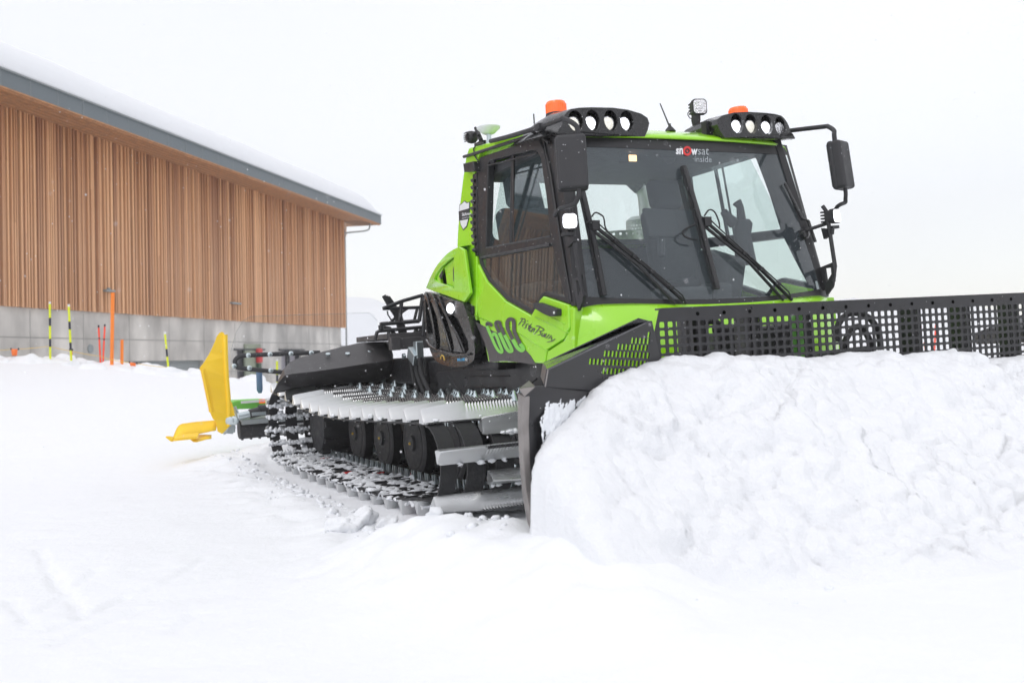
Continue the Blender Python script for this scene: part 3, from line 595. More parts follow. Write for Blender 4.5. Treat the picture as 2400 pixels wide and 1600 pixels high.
def seat(y, s=1.):
    e = empty('seat', parent=root); r = Euler((0, math.radians(-12), 0)).to_matrix()
    b = MB(); b.box((-1.0, y, 1.60), (.26, .27, .08)); b.box((-1.0, y, 1.40), (.2, .2, .14)); link('seat_cushion', b, SEATM, e, bevel=.05, seg=4)
    b = MB(); b.box((-1.30, y, 1.98), (.08, .27, .36), r); link('seat_backrest', b, SEATM, e, bevel=.06, seg=4)
    b = MB(); b.box((-1.40, y, 2.48), (.06, .165, .14), r); link('headrest', b, SEATM, e, bevel=.07, seg=5)
    for d_ in (-.06, .06): b = MB(); b.tube([(-1.36, y + d_, 2.25), (-1.4, y + d_, 2.4)], .01, 6); link('headrest_post', b, STEEL, e)
    b = MB(); b.box((-1.05, y + .3, 1.78), (.2, .045, .03)); link('armrest', b, SEATM, e, bevel=.02, seg=3)
seat(-.76); seat(.67)
e = empty('control_console', parent=root)
b = MB(); b.box((-.62, .62, 1.62), (.22, .10, .24), Euler((0, .3, 0)).to_matrix()); b.box((-.45, .45, 1.40), (.12, .1, .2)); link('console_arm', b, INT, e, bevel=.04, seg=3)
q = Vector(at(c2(1240, 1170), 'x', -.5)); b = MB(); b.tube([q + Vector((0, 0, -.35)), q + Vector((0, -.02, -.1)), q, q + Vector((.0, .0, .03))], [.09, .07, .075, .05], 12); b.tube([q + Vector((0, -.02, .02)), q + Vector((.03, -.05, .13)), q + Vector((.03, -.08, .17))], [.04, .03, .04], 10); b.tube([q + Vector((0, -.1, 0)), q + Vector((0, -.16, .05)), q + Vector((0, -.20, .10))], [.05, .04, .03], 10); link('joystick', b, SEATM, e, smooth=60)
b = MB(); b.box(at(c2(540, 1170), 'x', -.55), (.02, .17, .12), Euler((0, -.2, .2)).to_matrix()); b.tube([at(c2(540, 1250), 'x', -.56), at(c2(545, 1450), 'x', -.5)], .03, 8); link('monitor', b, DARK, e, bevel=.015, seg=3)
b = MB(); b.box(at(c2(300, 618), 'x', -.5), (.006, .035, .025)); link('cabin_lamp', b, WARM, root, bevel=.004)
b = MB(); b.box(at(c2(225, 610), 'x', -.5), (.012, .04, .04)); b.lathe(at(c2(603, 600), 'x', -.6), (1, 0, 0), [(0, .075), (.01, .06), (.012, .03)], 20); link('overhead_console', b, INT, root, bevel=.006)
b = MB(); q = [at(p, 'x', -.2) for p in (c2(1590, 800), c2(1550, 820), c2(1535, 900), c2(1640, 1200), c2(1670, 1270), c2(1730, 1290))]; q = [np.array([-.25, 1.02, v[2]]) + np.array([.25 * (v[1] - q[2][1]), 0, 0]) for v in q]
b.tube(smooth_path(q, 4), .02, 8); link('grab_handle', b, MATTE, root, smooth=180)
# --- exhaust and shields behind the cab ---------------------------------------------
e = empty('exhaust', parent=root)
X_ = -2.35
def perfcyl(b, c_, r, h, a0=0, a1=360, mi=0):
    n = max(6, int(abs(a1 - a0) / 12)); m = max(2, int(h / (2 * math.pi * r / 30)))
    cell = math.radians((a1 - a0) / n)
    for i in range(n):
        for j in range(m):
            t = math.radians(a0) + cell * (i + .5 * (j % 2)); z = c_[2] + h * (j + .5) / m; hw = cell / 2; hh = h / m / 2
            f = lambda u, w: (c_[0] + r * math.cos(t + u * hw), c_[1] + r * math.sin(t + u * hw), z + w * hh)
            o = [f(-1, -1), f(1, -1), f(1, 1), f(-1, 1)]; s_ = .42; inn = [f(s_ * math.cos(g), s_ * math.sin(g)) for g in [math.radians(x) for x in (225, 270, 315, 0, 45, 90, 135, 180)]]
            b.add(o + inn, [(0, 1, 6, 5), (0, 5, 4), (1, 2, 8, 7), (1, 7, 6), (2, 3, 10, 9), (2, 9, 8), (3, 0, 4, 11), (3, 11, 10)], mi)
q = at(k4(690, 640), 'x', X_); b = MB(); perfcyl(b, (X_, q[1] + .06, 1.85), .15, .52); b.lathe((X_, q[1] + .06, 2.37), (0, 0, 1), [(0, .15), (.02, .145), (.05, .10)], 24); link('silencer_shield', b, PERF, e, smooth=180)
q2 = at(k4(770, 400), 'x', X_); b = MB(); b.tube(smooth_path([(X_, q2[1] + .03, 2.35), (X_, q2[1] + .03, 2.55), (X_, q2[1] + .01, 2.68), (X_ - .02, q2[1] - .06, 2.76)], 5), .075, 16, cap=False); link('exhaust_pipe', b, PERF, e, smooth=60)
b = MB(); b.tube([(X_, q2[1] - .02, 2.72), (X_ - .02, q2[1] - .11, 2.81)], .085, 16, cap=False); link('exhaust_tip', b, GREYP, e, smooth=60)
q = at(k4(540, 760), 'x', -2.3); b = MB(); perfcyl(b, (-2.45, q[1], 2.06), .30, .20, -70, 70); link('curved_guard', b, PERF, e, smooth=180)
# --- engine cover and side pods --------------------------------------------------------
def podY(x): return -1.215 + .12 * max(0., -1.95 - x) ** 2
def onpod(p, d=0.):
    lo, hi = -1.3, -.80
    for _ in range(40):
        y = (lo + hi) / 2; q = at(p, 'y', y - d)
        if y < podY(q[0]): lo = y
        else: hi = y
    return (q[0], q[2])
PD = lambda x, z, d: (x, podY(x) - d, z)
def dens(pts, n=3): return [tuple(p) for p in smooth_path([np.array(q) for q in pts], n)]
hump = [c3(*q) for q in ((212, 592), (222, 560), (250, 490), (290, 410), (330, 345), (380, 285), (430, 235), (490, 195), (550, 168), (600, 200), (640, 500), (660, 640), (600, 735), (500, 700), (380, 655), (290, 625))]
hp = [onpod(p) for p in hump]
tri1 = [onpod(c3(*q)) for q in ((295, 500), (310, 450), (355, 385), (385, 350), (390, 540), (340, 525))]
tri2 = [onpod(c3(*q)) for q in ((470, 290), (488, 285), (492, 560), (480, 575), (472, 440))]
ev = [onpod(c3(*q)) for q in ((392, 345), (440, 300), (484, 275), (492, 590), (440, 560), (395, 545))]
b = MB(); b.plate(hp, PD, .0, -.03, [[onpod(c3(*q)) for q in ((293, 500), (312, 445), (358, 378), (420, 318), (470, 280), (490, 275), (494, 592), (440, 566), (340, 530))]])
top = hp[:9]
b.grid([[PD(x, z, 0) for x, z in top], [(x + .04, podY(x) + .08, z + .01) for x, z in top], [(x + .05, -.5, z + .0) for x, z in top], [(x + .05, 0, z + .0) for x, z in top]])
cov = link('engine_cover', b, GREEN, root, smooth=30, bevel=.008)
b = MB(); b.plate([onpod(c3(*q)) for q in ((360, 370), (440, 300), (480, 280), (478, 590), (440, 575), (385, 555), (380, 500))], PD, -.035, -.05); b.plate([onpod(c3(*q)) for q in ((293, 500), (312, 445), (365, 370), (330, 480), (340, 540))], PD, -.02, -.05, ); link('intake_panel', b, GREEN, cov, bevel=.006)
b = MB(); b.plate([onpod(c3(*q)) for q in ((330, 470), (362, 405), (366, 440), (348, 500))], PD, -.012, -.02); link('intake_opening', b, DARK, cov)
b = MB(); b.plate([onpod(c3(*q)) for q in ((472, 400), (486, 350), (490, 540), (476, 515))], PD, -.012, -.034); link('intake_opening', b, DARK, cov)
b = MB(); b.box((-2.35, -.55, 1.6), (.35, .5, .35)); link('intake_backing', b, DARK, cov)  # added dark box keeps daylight from showing through the intakes
# black pod with slots
pod = [onpod(c3(*q)) for q in ((222, 625), (210, 700), (213, 850), (225, 990), (245, 1110), (262, 1190), (300, 1290), (360, 1350), (460, 1385), (600, 1388), (700, 1345), (727, 1290), (731, 1200), (705, 1050), (660, 880), (625, 780), (600, 738), (505, 705), (380, 662), (290, 632))]
def slot(pts): return [onpod(c3(*q)) for q in pts]
slots = [slot(((262, 720), (285, 730), (345, 900), (378, 1130), (372, 1195), (345, 1205), (325, 1120), (295, 950))),
         slot(((345, 750), (375, 770), (440, 900), (500, 1100), (518, 1200), (500, 1235), (470, 1225), (430, 1060), (380, 880))),
         slot(((455, 880), (500, 860), (555, 900), (600, 1000), (660, 1130), (668, 1210), (640, 1250), (605, 1240), (560, 1120), (510, 1000))),
         slot(((222, 690), (240, 730), (290, 960), (318, 1150), (318, 1180), (285, 1170), (245, 1050), (228, 880)))]
b = MB(); b.plate(dens(pod, 2)[:-1], PD, .02, -.05, [s_ for s_ in slots])
pd = link('side_pod', b, GLOSS, root, bevel=.012, seg=3)
b = MB()
for (u0, u1) in (((700, 290), (1150, 372)), ((745, 370), (1210, 515)), ((840, 520), (1230, 655))): pass
for pts in (((230, 640), (262, 720), (318, 1000), (345, 1205)), ((300, 650), (345, 750), (430, 1000), (500, 1235)), ((370, 680), (455, 880), (560, 1060), (640, 1250)), ((235, 1120), (300, 1190), (420, 1240), (560, 1268), (690, 1255))):
    P = [np.array(PD(*onpod(c3(*q)), .025)) for q in pts]; b.tube(smooth_path(P, 5), .012, 6)
link('pod_rib', b, GLOSS, pd, smooth=180)
b = MB(); b.plate([onpod(c3(*q)) for q in ((240, 700), (240, 1150), (420, 1260), (680, 1270), (700, 1100), (600, 850), (450, 760))], PD, -.10, -.13); link('pod_backing', b, DARK, pd)
b = MB(); q = Vector(PD(*onpod(c3(500, 793)), .03)); b.lathe(q - Vector((0, -.01, 0)), (.45, -1, 0), [(0, .062), (.02, .060), (.018, .05)], 20, 0); b.lathe(q, (.45, -1, 0), [(0, .05), (.012, .046), (.016, 0)], 20, 1); link('pod_lamp', b, [GLOSS, LIT], pd, smooth=50)
b = MB(); sf = lambda p: Vector(PD(*onpod(p), .0225)); put_text(b, 'BLUE', [c3(555, 1328), c3(632, 1326), c3(632, 1300), c3(555, 1302)], sf, 0, bold=.03); put_text(b, 'IQ', [c3(634, 1326), c3(658, 1322), c3(658, 1298), c3(634, 1300)], sf, 1, bold=.03)
P = [sf(c3(*q)) + Vector((0, -.003, 0)) for q in ((388, 1310), (390, 1285), (402, 1273), (418, 1285), (426, 1322))]; b.tube(smooth_path(P, 4), .006, 5, mi=2); link('pod_lettering', b, [LBLUE, WHITE, YPR], pd)
b = MB(); b.box((-1.62, -1.0, 1.28), (.24, .10, .28)); b.box((-2.3, -.85, 1.30), (.5, .12, .25)); link('pod_housing', b, BLACK, pd, bevel=.02)
copy_part(cov, root, True)
c_ = copy_part(pd, root, True)
for o in [q for q in bpy.data.objects if q.parent == c_ and q.name.startswith('pod_lettering')]: bpy.data.objects.remove(o)
b = MB(); b.plate([xz(k3(*q)) for q in ((335, 450), (395, 440), (465, 615), (400, 625))], S, .015, -.02); b.plate([xz(k3(*q)) for q in ((400, 640), (420, 640), (510, 880), (455, 885))], S, .015, -.02); link('side_reflector', b, DGREEN, root, bevel=.003)
# --- chassis, bed, rack ------------------------------------------------------------
b = MB(); b.box((-2.7, 0, .62), (2.75, .74, .30)); b.box((-1.9, 0, .98), (1.75, .9, .12)); b.box((-4.6, 0, 1.0), (1.1, .95, .14)); b.box((-.1, 0, .72), (.38, .6, .22))
ch = link('chassis', b, BLACK, root, bevel=.02)
b = MB(); b.plate([(-3.2, .98), (-3.15, .70), (-.75, .70), (-.55, .80), (-.2, .82), (-.1, 1.03), (-.6, 1.05), (-1.9, 1.04)], lambda x, z, d: (x, -.92 - d, z), .012, -.02)
for p, q in (((-2.5, .84), (-1.6, .84)), ((-2.4, .94), (-1.5, .94)), ((-1.55, .72), (-1.0, .92)), ((-2.9, .95), (-2.45, .72)), ((-.9, .72), (-.9, 1.0))): b.tube([(p[0], -.935, p[1]), (q[0], -.935, q[1])], .008, 5)
for x, z in ((-1.15, .86), (-1.1, .80), (-.7, .88), (-.5, .9), (-2.1, .76)): b.lathe((x, -.93, z), (0, -1, 0), [(0, .014), (.008, .012)], 8)
link('side_skirt', b, SATIN, ch, bevel=.004)
b = MB()
for i in range(3):
    q = Vector(at(k6(560 + 55 * i, 370), 'y', -1.0)); b.tube(smooth_path([q + Vector((0, 0, .05)), q + Vector((.02, 0, -.12)), q + Vector((.1 + .05 * i, .02, -.33))], 4), .028, 8)
link('hydraulic_hose', b, RUB, ch, smooth=60)
b = MB(); q = at(k6(600, 290), 'y', -1.0); b.box(q, (.10, .05, .06), Euler((0, .5, 0)).to_matrix()); q2 = at(k6(645, 215), 'y', -.98); b.box(q2, (.05, .04, .09)); b.tube([q, q2], .03, 10); link('valve_block', b, STEEL, ch, bevel=.008)
b = MB(); b.lathe(at(k6(480, 290), 'y', -1.0), (0, -1, 0), [(0, .03), (.03, .03)], 10); link('coupling', b, STEEL, ch)
XB = -3.9
e = empty('load_bed', parent=root)
b = MB(); o_ = [at(c6(*q), 'x', XB)[1:] for q in ((1930, 600), (2290, 575), (2295, 640), (2200, 640))]; b.box((XB - .6, -.55, 1.38), (.6, .62, .03))
P0 = at(d8(285, 1235), 'x', XB); P1 = at(d8(735, 1210), 'x', XB); b.box((XB, (P0[1] + P1[1]) / 2 + .3, (P0[2] + P1[2]) / 2 - .01), (.03, abs(P1[1] - P0[1]) / 2 + .32, .062)); b.box(at(d8(330, 1240), 'x', XB + .03), (.04, .05, .07)); link('bed_frame', b, GREYP, e, bevel=.006)
b = MB()
def rk(pts, r=.018, x=XB - .05, n=1): b.tube([at(d8(*q), 'x', x) for q in pts], r, 8)
rk([(190, 825), (420, 735), (665, 665)], .02); rk([(665, 665), (620, 975)], .024); rk([(190, 825), (630, 810)], .018); rk([(410, 755), (390, 975)], .022)
rk([(290, 975), (410, 870), (480, 820)], .016, XB - .3); rk([(155, 1010), (620, 975)], .020); rk([(95, 1190), (120, 1105), (150, 1090), (700, 1040)], .020); rk([(258, 1095), (262, 1185)], .02); rk([(165, 1020), (170, 1070)], .03); rk([(700, 650), (665, 1150)], .022, XB + .02)
rk([(600, 810), (560, 970)], .018, XB - .3); rk([(640, 1060), (650, 1150)], .02); rk([(540, 1120), (700, 1060)], .015, XB - .3)
for o1 in (.25, .5): rk([(170, 1000), (640, 960)], .016, XB - .2 - o1)
link('load_rack', b, SATIN, e, smooth=50)
b = MB()
for dx in (0, 26, 50): rk([(200 + dx, 670 + dx * .4), (250 + dx, 760), (340 + dx, 900), (400 + dx, 1110)], .026, XB - .25)
rk([(240, 850), (250, 900), (290, 960)], .008, XB - .25); rk([(200, 1050), (270, 1060), (330, 1130), (350, 1160), (520, 1160), (570, 1110), (590, 1060)], .022, XB - .2)
link('hose_bundle', b, RUB, e, smooth=60)
# --- rear mudguard over each track --------------------------------------------------------
e = empty('mudguard', parent=root)
X2 = -4.4
A_ = lambda q, x: Vector(at(c6(*q), 'x', x))
r1 = [A_(q, X2) for q in ((1140, 1060), (1190, 960), (1245, 900), (1310, 885), (1500, 865), (1750, 830), (2000, 790), (2110, 778), (2180, 768), (2235, 755), (2240, 710))]
r0 = [A_(q, X2 - .16) for q in ((1140, 1058), (1310, 1020), (1450, 1000), (1650, 980), (1850, 970), (2000, 965), (2100, 960), (2200, 920), (2215, 900), (2235, 880), (2240, 860))]
rt = [A_(q, X2 - .35) for q in ((1140, 1060), (1190, 930), (1235, 840), (1290, 775), (1400, 730), (1600, 680), (1800, 630), (1930, 600), (2050, 592), (2150, 590), (2220, 630))]
rbk = [v + Vector((-.7, .34 + .1 * max(0, 4 - i_), .01)) for i_, v in enumerate(rt)]
b = MB(); b.grid([r0, r1]); b.grid([r1, rt, rbk]); link('guard_plate', b, GREYP, e, solid=.012, smooth=25)
b = MB()
for q in ((1642, 712), (1822, 708), (2023, 690)):
    p = A_(q, X2 - .2); p.z += .012; b.lathe(p, (.55, -.1, 1), [(-.02, .026), (.004, .026), (.010, .012)], 14)
link('guard_bolt', b, STEEL, e, smooth=40)
copy_part(e, root, True)
# --- clear flap and its tube behind the track ----------------------------------------------
e = empty('rear_flap', parent=root); XF = -6.15
A6 = lambda q: Vector(at(c6(*q), 'x', XF))
b = MB(); o_ = [A6(q) for q in ((745, 690), (760, 600), (800, 500), (860, 400), (930, 358), (1500, 338), (2020, 325), (2070, 345), (2095, 400), (2095, 900), (1300, 940), (860, 900), (745, 890))]
b.plate([(v.y, v.z) for v in o_], lambda y, z, d: (XF + d, y, z), 0, -.008); link('clear_sheet', b, CLR, e)
b = MB(); b.tube([A6(q) + Vector((.03, 0, 0)) for q in smooth_path([np.array(q) for q in ((1560, 690), (1200, 703), (870, 718), (810, 735), (782, 770), (800, 815), (850, 835), (1220, 872))], 4)], .028, 10); link('flap_tube', b, MATTE, e, smooth=60)
b = MB()
for q in ((902, 716), (1100, 708), (1292, 700), (1478, 694), (912, 832), (1108, 855), (770, 815)): b.lathe(A6(q) + Vector((.06, 0, 0)), (1, 0, 0), [(-.03, .03), (.0, .03), (.006, .022), (.008, .010)], 16)
link('flap_washer', b, STEEL, e, smooth=40)
b = MB(); P = [A6(q) for q in ((930, 358), (745, 690))]; b.tube([A6((745, 690)), A6((800, 500)), A6((860, 400)), A6((930, 358)), A6((2020, 325)), A6((2095, 400))], .002, 5); link('sheet_edge', b, GATE, e)
# --- tiller -----------------------------------------------------------------------------
e = empty('tiller', parent=root); XT = -6.85
A7 = lambda q, x=XT: Vector(at(k7(*q), 'x', x))
b = MB()
zc = A7((1000, 1290)).z; b.lathe((XT - .08, -2.24, zc + .0), (0, 1, 0), [(0, .11), (.01, .12), (4.3, .12), (4.31, .11)], 28)
for i in range(40): b.box((XT - .08, -2.2 + i * .11, zc), (.135, .012, .03)); b.box((XT - .08, -2.2 + i * .11, zc), (.03, .012, .135))
link('tiller_shaft', b, MATTE, e, smooth=35)
z0, z1 = A7((1000, 1225)).z, A7((1000, 1145)).z
b = MB(); b.plate([(XT - .35, z0), (XT + .1, z0), (XT + .12, z1 - .02), (XT - .30, z1)], lambda x, z, d: (x, -2.22 + 4.3 * d, z), 0, 1)
for i in range(12): b.lathe((XT + .12, -2.1 + i * .36, (z0 + z1) / 2), (1, 0, 0), [(0, .014), (.01, .012)], 10)
link('tiller_beam', b, GATE, e, bevel=.01)
P = [A7(q, XT - .2) for q in ((845, 955), (930, 932), (1280, 915), (1280, 1015), (1180, 1030), (880, 1040))]
b = MB(); b.plate([(v.y, v.z) for v in P], lambda y, z, d: (XT - .2 + d, y, z), 0, -.5); b.box((XT - .45, .3, P[1].z - .08), (.22, 1.6, .07)); link('tiller_hood', b, mat('pale green hood', (.20, .62, .10), .4, var=.06), e, bevel=.03, seg=3)
b = MB(); q = A7((1110, 944), XT - .17); b.box(q, (.006, .15, .016)); link('hood_print', b, WHITE, e)
b = MB(); q = A7((1235, 938), XT - .17); b.box(q, (.006, .05, .026)); link('hood_mark', b, ORL, e)
b = MB(); b.tube([A7((930, 1128), XT + .1), A7((1070, 1095), XT + .1)], .045, 12, 1); b.tube([A7((1070, 1098), XT + .1), A7((1290, 1040), XT + .1)], .06, 14, 0); b.box(A7((1185, 1092), XT + .17), (.004, .09, .022), None, 1); b.tube([A7((880, 1010), XT), A7((935, 1140), XT)], .03, 8, 1); b.lathe(A7((1240, 1050), XT + .1), (0, 1, 0), [(-.06, .07), (.06, .07)], 16, 0); link('tiller_cylinder', b, [SATIN, STEEL], e, smooth=50)
b = MB(); q = A7((832, 1180), XT + .1)
for t in (0, 1): b.lathe(q + Vector((0, .05 * t, 0)), (1, -.4, 0), [(0, .06), (.03, .055), (.04, .03)], 14)
b.tube([q, A7((760, 1340), XT)], .02, 6); b.tube([A7((870, 1160), XT), A7((865, 1320), XT)], .03, 8); b.plate([(A7(p).y, A7(p).z) for p in ((740, 1330), (850, 1200), (900, 1260), (860, 1340))], lambda y, z, d: (XT + d, y, z), .03, -.03); link('finisher_hinge', b, STEEL, e, smooth=40)
# raised side finisher: bent yellow comb, and the lying one
up = [(715, 95), (742, 108), (758, 170), (763, 400), (775, 650), (795, 890), (840, 960), (878, 1120), (845, 1180), (800, 1255), (718, 1335), (660, 1305), (640, 1180), (600, 1150), (560, 1060)]
lf = [(690, 105), (655, 150), (630, 220), (570, 350), (500, 460), (440, 530)]
teeth = []
for i in range(23):
    t = i / 22; x0 = 445 + (552 - 445) * t; y0 = 560 + (1060 - 560) * t; teeth += [(x0 - 6, y0), (x0 + 12, y0 + 14)]
out_ = up + teeth[::-1] + lf[::-1]
b = MB(); P = [A7(q) for q in out_]; b.plate([(v.y, v.z) for v in P], lambda y, z, d: (XT + .10 + d + .5 * max(0, -2.44 - y - (z - .3) * .12) ** 1.3 * 1.2, y, z), 0, -.018)
link('side_finisher', b, YEL, e, bevel=.005)
b = MB()
for i in range(23):
    t = i / 22; P0 = A7((452 + 105 * t, 566 + 500 * t)); P1 = A7((500 + 110 * t, 545 + 500 * t)); P0.x += .13 + .14; P1.x += .115 + .08; b.tube([P0, P1], [.012, .006], 6)
b.tube([A7((757, 130)) + Vector((.1, 0, 0)), A7((763, 400)) + Vector((.1, 0, 0)), A7((775, 650)) + Vector((.1, 0, 0)), A7((795, 890)) + Vector((.1, 0, 0)), A7((800, 1240)) + Vector((.1, 0, 0))], .03, 8)
link('finisher_comb', b, YEL, e, smooth=60)
# flat finisher on the snow
low1 = [(668, 1168), (608, 1175), (420, 1190), (240, 1215), (205, 1235), (178, 1270), (160, 1310), (140, 1360), (118, 1400)]
lw2 = [(660, 1290), (600, 1300), (440, 1335), (300, 1350), (240, 1352), (210, 1358), (190, 1370), (150, 1400), (118, 1412)]
r_ = [[A7(q, XT + .0) for q in low1], [A7(q, XT + .05) for q in [(668, 1236), (604, 1240), (430, 1260), (270, 1280), (222, 1295), (194, 1320), (175, 1340), (145, 1380), (118, 1408)]], [A7(q, XT + .16) for q in lw2]]
b = MB(); b.grid(r_); b.grid([[A7(q, XT + .3) for q in ((45, 1372), (60, 1385), (110, 1425), (140, 1428))], [A7(q, XT + .25) for q in ((48, 1368), (80, 1366), (125, 1372), (150, 1385))]])
for i in range(15):
    t = i / 14; b.tube([A7((440 - 250 * t, 1336 + 24 * t), XT + .17), A7((420 - 265 * t, 1385 + 28 * t), XT + .32)], [.014, .018], 6)
b.grid([[A7(q, XT + .05) for q in ((605, 1362), (520, 1358), (440, 1360), (390, 1380), (330, 1400))], [A7(q, XT + .25) for q in ((605, 1400), (540, 1410), (470, 1430), (420, 1443), (380, 1440))]])
link('flat_finisher', b, YEL, e, solid=.012, smooth=40)
# --- tracks ----------------------------------------------------------------------------------
pth = [(-5.5, .83), (-5.2, .805), (-4.9, .765), (-4.3, .70), (-3.6, .645), (-2.9, .63), (-2.0, .645), (-1.2, .665), (-.75, .675), (-.58, .675)]
pth += arc(-.58, .39, .285, 80, -70, 9)
pth += [(-.85, .10), (-1.25, .055), (-1.8, .03), (-2.5, .025), (-3.5, .025), (-4.5, .025), (-5.2, .028)]
pth += arc(-5.5, .43, .40, -80, -262, 11)
sp = [np.array(p) for p in smooth_path([np.array(p) for p in pth] + [np.array(pth[0])], 8)]
sl_ = np.concatenate([[0], np.cumsum([np.linalg.norm(sp[i + 1] - sp[i]) for i in range(len(sp) - 1)])]); TL = sl_[-1]
PX = np.array([p[0] for p in sp]); PZ = np.array([p[1] for p in sp])
def track_at(s_):
    s_ = s_ % TL; f_ = lambda q: np.array([np.interp(q % TL, sl_, PX), np.interp(q % TL, sl_, PZ)])
    p = f_(s_); t = f_(s_ + .03) - f_(s_ - .03); t /= np.linalg.norm(t); return p, t, np.array([-t[1], t[0]])
NG = int(round(TL / .178 / 2) * 2); PITCH = TL / NG
s0 = np.interp(-.56, PX[:80], sl_[:80])
BELTS = [(-2.07, -1.95), (-1.87, -1.73), (-1.65, -1.51), (-1.43, -1.31), (-1.16, -1.04), (-.92, -.80)]
def make_track():
    e = empty('track', parent=root)
    for y0, y1 in BELTS:
        N = 150; rows = []
        for i in range(N):
            p, t, n = track_at(TL * i / N); q = p - n * .016; rows.append([(p[0], y0, p[1]), (p[0], y1, p[1]), (q[0], y1, q[1]), (q[0], y0, q[1])])
        rows.append(rows[0]); b = MB(); b.grid(rows, 0, True); link('track_belt', b, RUB, e, smooth=40)
    def grouser_mesh(ytip, yin, spikes):
        b = MB(); secs = []
        def sec(y, h, w=1.):
            return [(-.042 * w, y, .001), (.062 * w, y, .001), (.070 * w, y, .014), (.040 * w, y, h * .42), (.008, y, h - .019), (-.003, y, h), (-.013, y, h), (-.024, y, h - .03), (-.042 * w, y, .016)]
        secs.append(sec(ytip, .100, .85)); secs.append(sec(ytip + .02, .108, 1)); secs.append(sec(ytip + .32, .142)); y = ytip + .34; k = 0
        while y < yin - .3: secs.append(sec(y, .148 if k % 2 else .134)); y += .012; k += 1
        secs.append(sec(yin - .28, .140)); secs.append(sec(yin, .10, .85)); b.loft(secs)
        for fi in range(len(b.f)):
            q = [b.v[i] for i in b.f[fi]]
            if len(q) == 4 and min(v[2] for v in q) > .112 and min(v[1] for v in q) > ytip + .33: b.m[fi] = 2
        for y in spikes:
            b.lathe((-.008, y, .11), (0, 0, 1), [(0, .034), (.035, .022), (.055, .012), (.072, .008), (.077, .002)], 8, 1)
            for g in (0, 120, 240):
                d = Vector((math.cos(math.radians(g)), math.sin(math.radians(g)), 0)) * .058; c_ = Vector((-.01, y, .115)); nn = Vector((-d.y, d.x, 0)).normalized() * .004
                b.add([c_ + d + nn, c_ + d - nn, c_ - nn, c_ + nn, c_ + Vector((0, 0, .07)) + d * .2 + nn, c_ + Vector((0, 0, .07)) + d * .2 - nn, c_ + Vector((0, 0, .075))], [(0, 3, 6, 4), (1, 5, 6, 2), (0, 4, 5, 1)], 1)
        for y in (-1.485, -.98):
            if y > ytip + .1:
                for du in (-.025, .03): b.add([(du - .02, y - .004, -.018), (du + .02, y - .004, -.018), (du + .006, y - .004, -.095), (du - .006, y - .004, -.095), (du - .02, y + .03, -.018), (du + .02, y + .03, -.018), (du + .006, y + .012, -.09), (du - .006, y + .012, -.09)],
                      [(0, 1, 2, 3), (5, 4, 7, 6), (1, 5, 6, 2), (4, 0, 3, 7), (3, 2, 6, 7)], 1)
        for y0, y1 in BELTS:
            if y1 > ytip: b.box((0, (y0 + y1) / 2, -.022), (.022, (y1 - y0) / 2 - .012, .006), None, 2)
        return b
    o1 = link('grouser', grouser_mesh(-2.10, -.74, (-1.36, -.96)), [ALU, STEEL, SATIN], e, smooth=28)
    o2 = link('grouser', grouser_mesh(-1.72, -.74, (-1.16,)), [ALU, STEEL, SATIN], e, smooth=28)
    for k in range(NG):
        p, t, n = track_at(s0 + k * PITCH); src = o1 if k % 2 == 0 else o2
        o = src if k < 2 else src.copy()
        if k >= 2: COL.objects.link(o); o.parent = e
        o.matrix_local = Matrix(((t[0], 0, n[0], p[0]), (0, 1, 0, 0), (t[1], 0, n[1], p[1]), (0, 0, 0, 1)))
    def wheel(x, z, r, y=-1.40):
        b = MB(); b.lathe((x, y, z), (0, 1, 0), [(0, r - .06), (.0, r - .03), (.012, r), (.10, r), (.115, r - .03), (.115, r * .7)], 36, 0)
        b.lathe((x, y, z), (0, -1, 0), [(-.02, r - .05), (-.012, r - .065), (.006, r - .075), (-.01, r - .10), (-.035, r - .13), (-.05, r * .45), (-.03, r * .36), (-.0, r * .33), (.005, r * .24), (.03, r * .22), (.035, .0)], 36, 1)
        for k in range(5):
            g = math.radians(72 * k + 20); b.lathe((x + r * .62 * math.cos(g) * .62, y + .042, z + r * .62 * math.sin(g) * .62), (0, -1, 0), [(-.01, r * .10), (.02, r * .10), (.022, r * .06)], 8, 3)
        b.lathe((x, y - .034, z), (0, -1, 0), [(0, .014), (.012, .010)], 8, 2)
        b.lathe((x, -.95, z), (0, 1, 0), [(0, r), (.10, r), (.10, .1)], 30, 0); b.tube([(x, y, z), (x, -.75, z)], .05, 10, 1)
        return link('road_wheel', b, [RUB, MATTE, YPR, DARK], e, smooth=30)
    for x in (-4.55, -3.62, -2.70, -1.78): wheel(x, .345, .315)
    wheel(-.62, .39, .265)
    b = MB(); b.lathe((-5.5, -1.62, .43), (0, 1, 0), [(0, .12), (.03, .33), (.06, .34), (.5, .34), (.53, .33), (.56, .12)], 22)
    for k in range(11):
        g = 2 * math.pi * k / 11; b.box((-5.5 + .35 * math.cos(g), -1.36, .43 + .35 * math.sin(g)), (.03, .22, .03), Euler((0, -g, 0)).to_matrix())
    link('drive_sprocket', b, MATTE, e, smooth=30)
    b = MB(); b.box((-3.0, -1.12, .42), (2.1, .05, .10)); b.box((-3.0, -.82, .45), (2.3, .04, .16)); link('track_beam', b, SATIN, e, bevel=.02)
    for i in range(7):
        x = -5.2 + RNG.rand() * 4.4; y = RNG.choice([-2.0, -1.8, -1.6, -1.38]); b = MB(); b.box((x, y, .046), (.03, .05, .006), Euler((0, 0, .3)).to_matrix()); link('red_plate', b, RED, e)
    for z in (.25, .42, .60):
        b = MB(); b.box((-5.84 + .6 * abs(z - .43) ** 1.5, -1.37, z), (.008, .05, .03)); link('red_plate', b, RED, e)
    return e
trk = make_track()
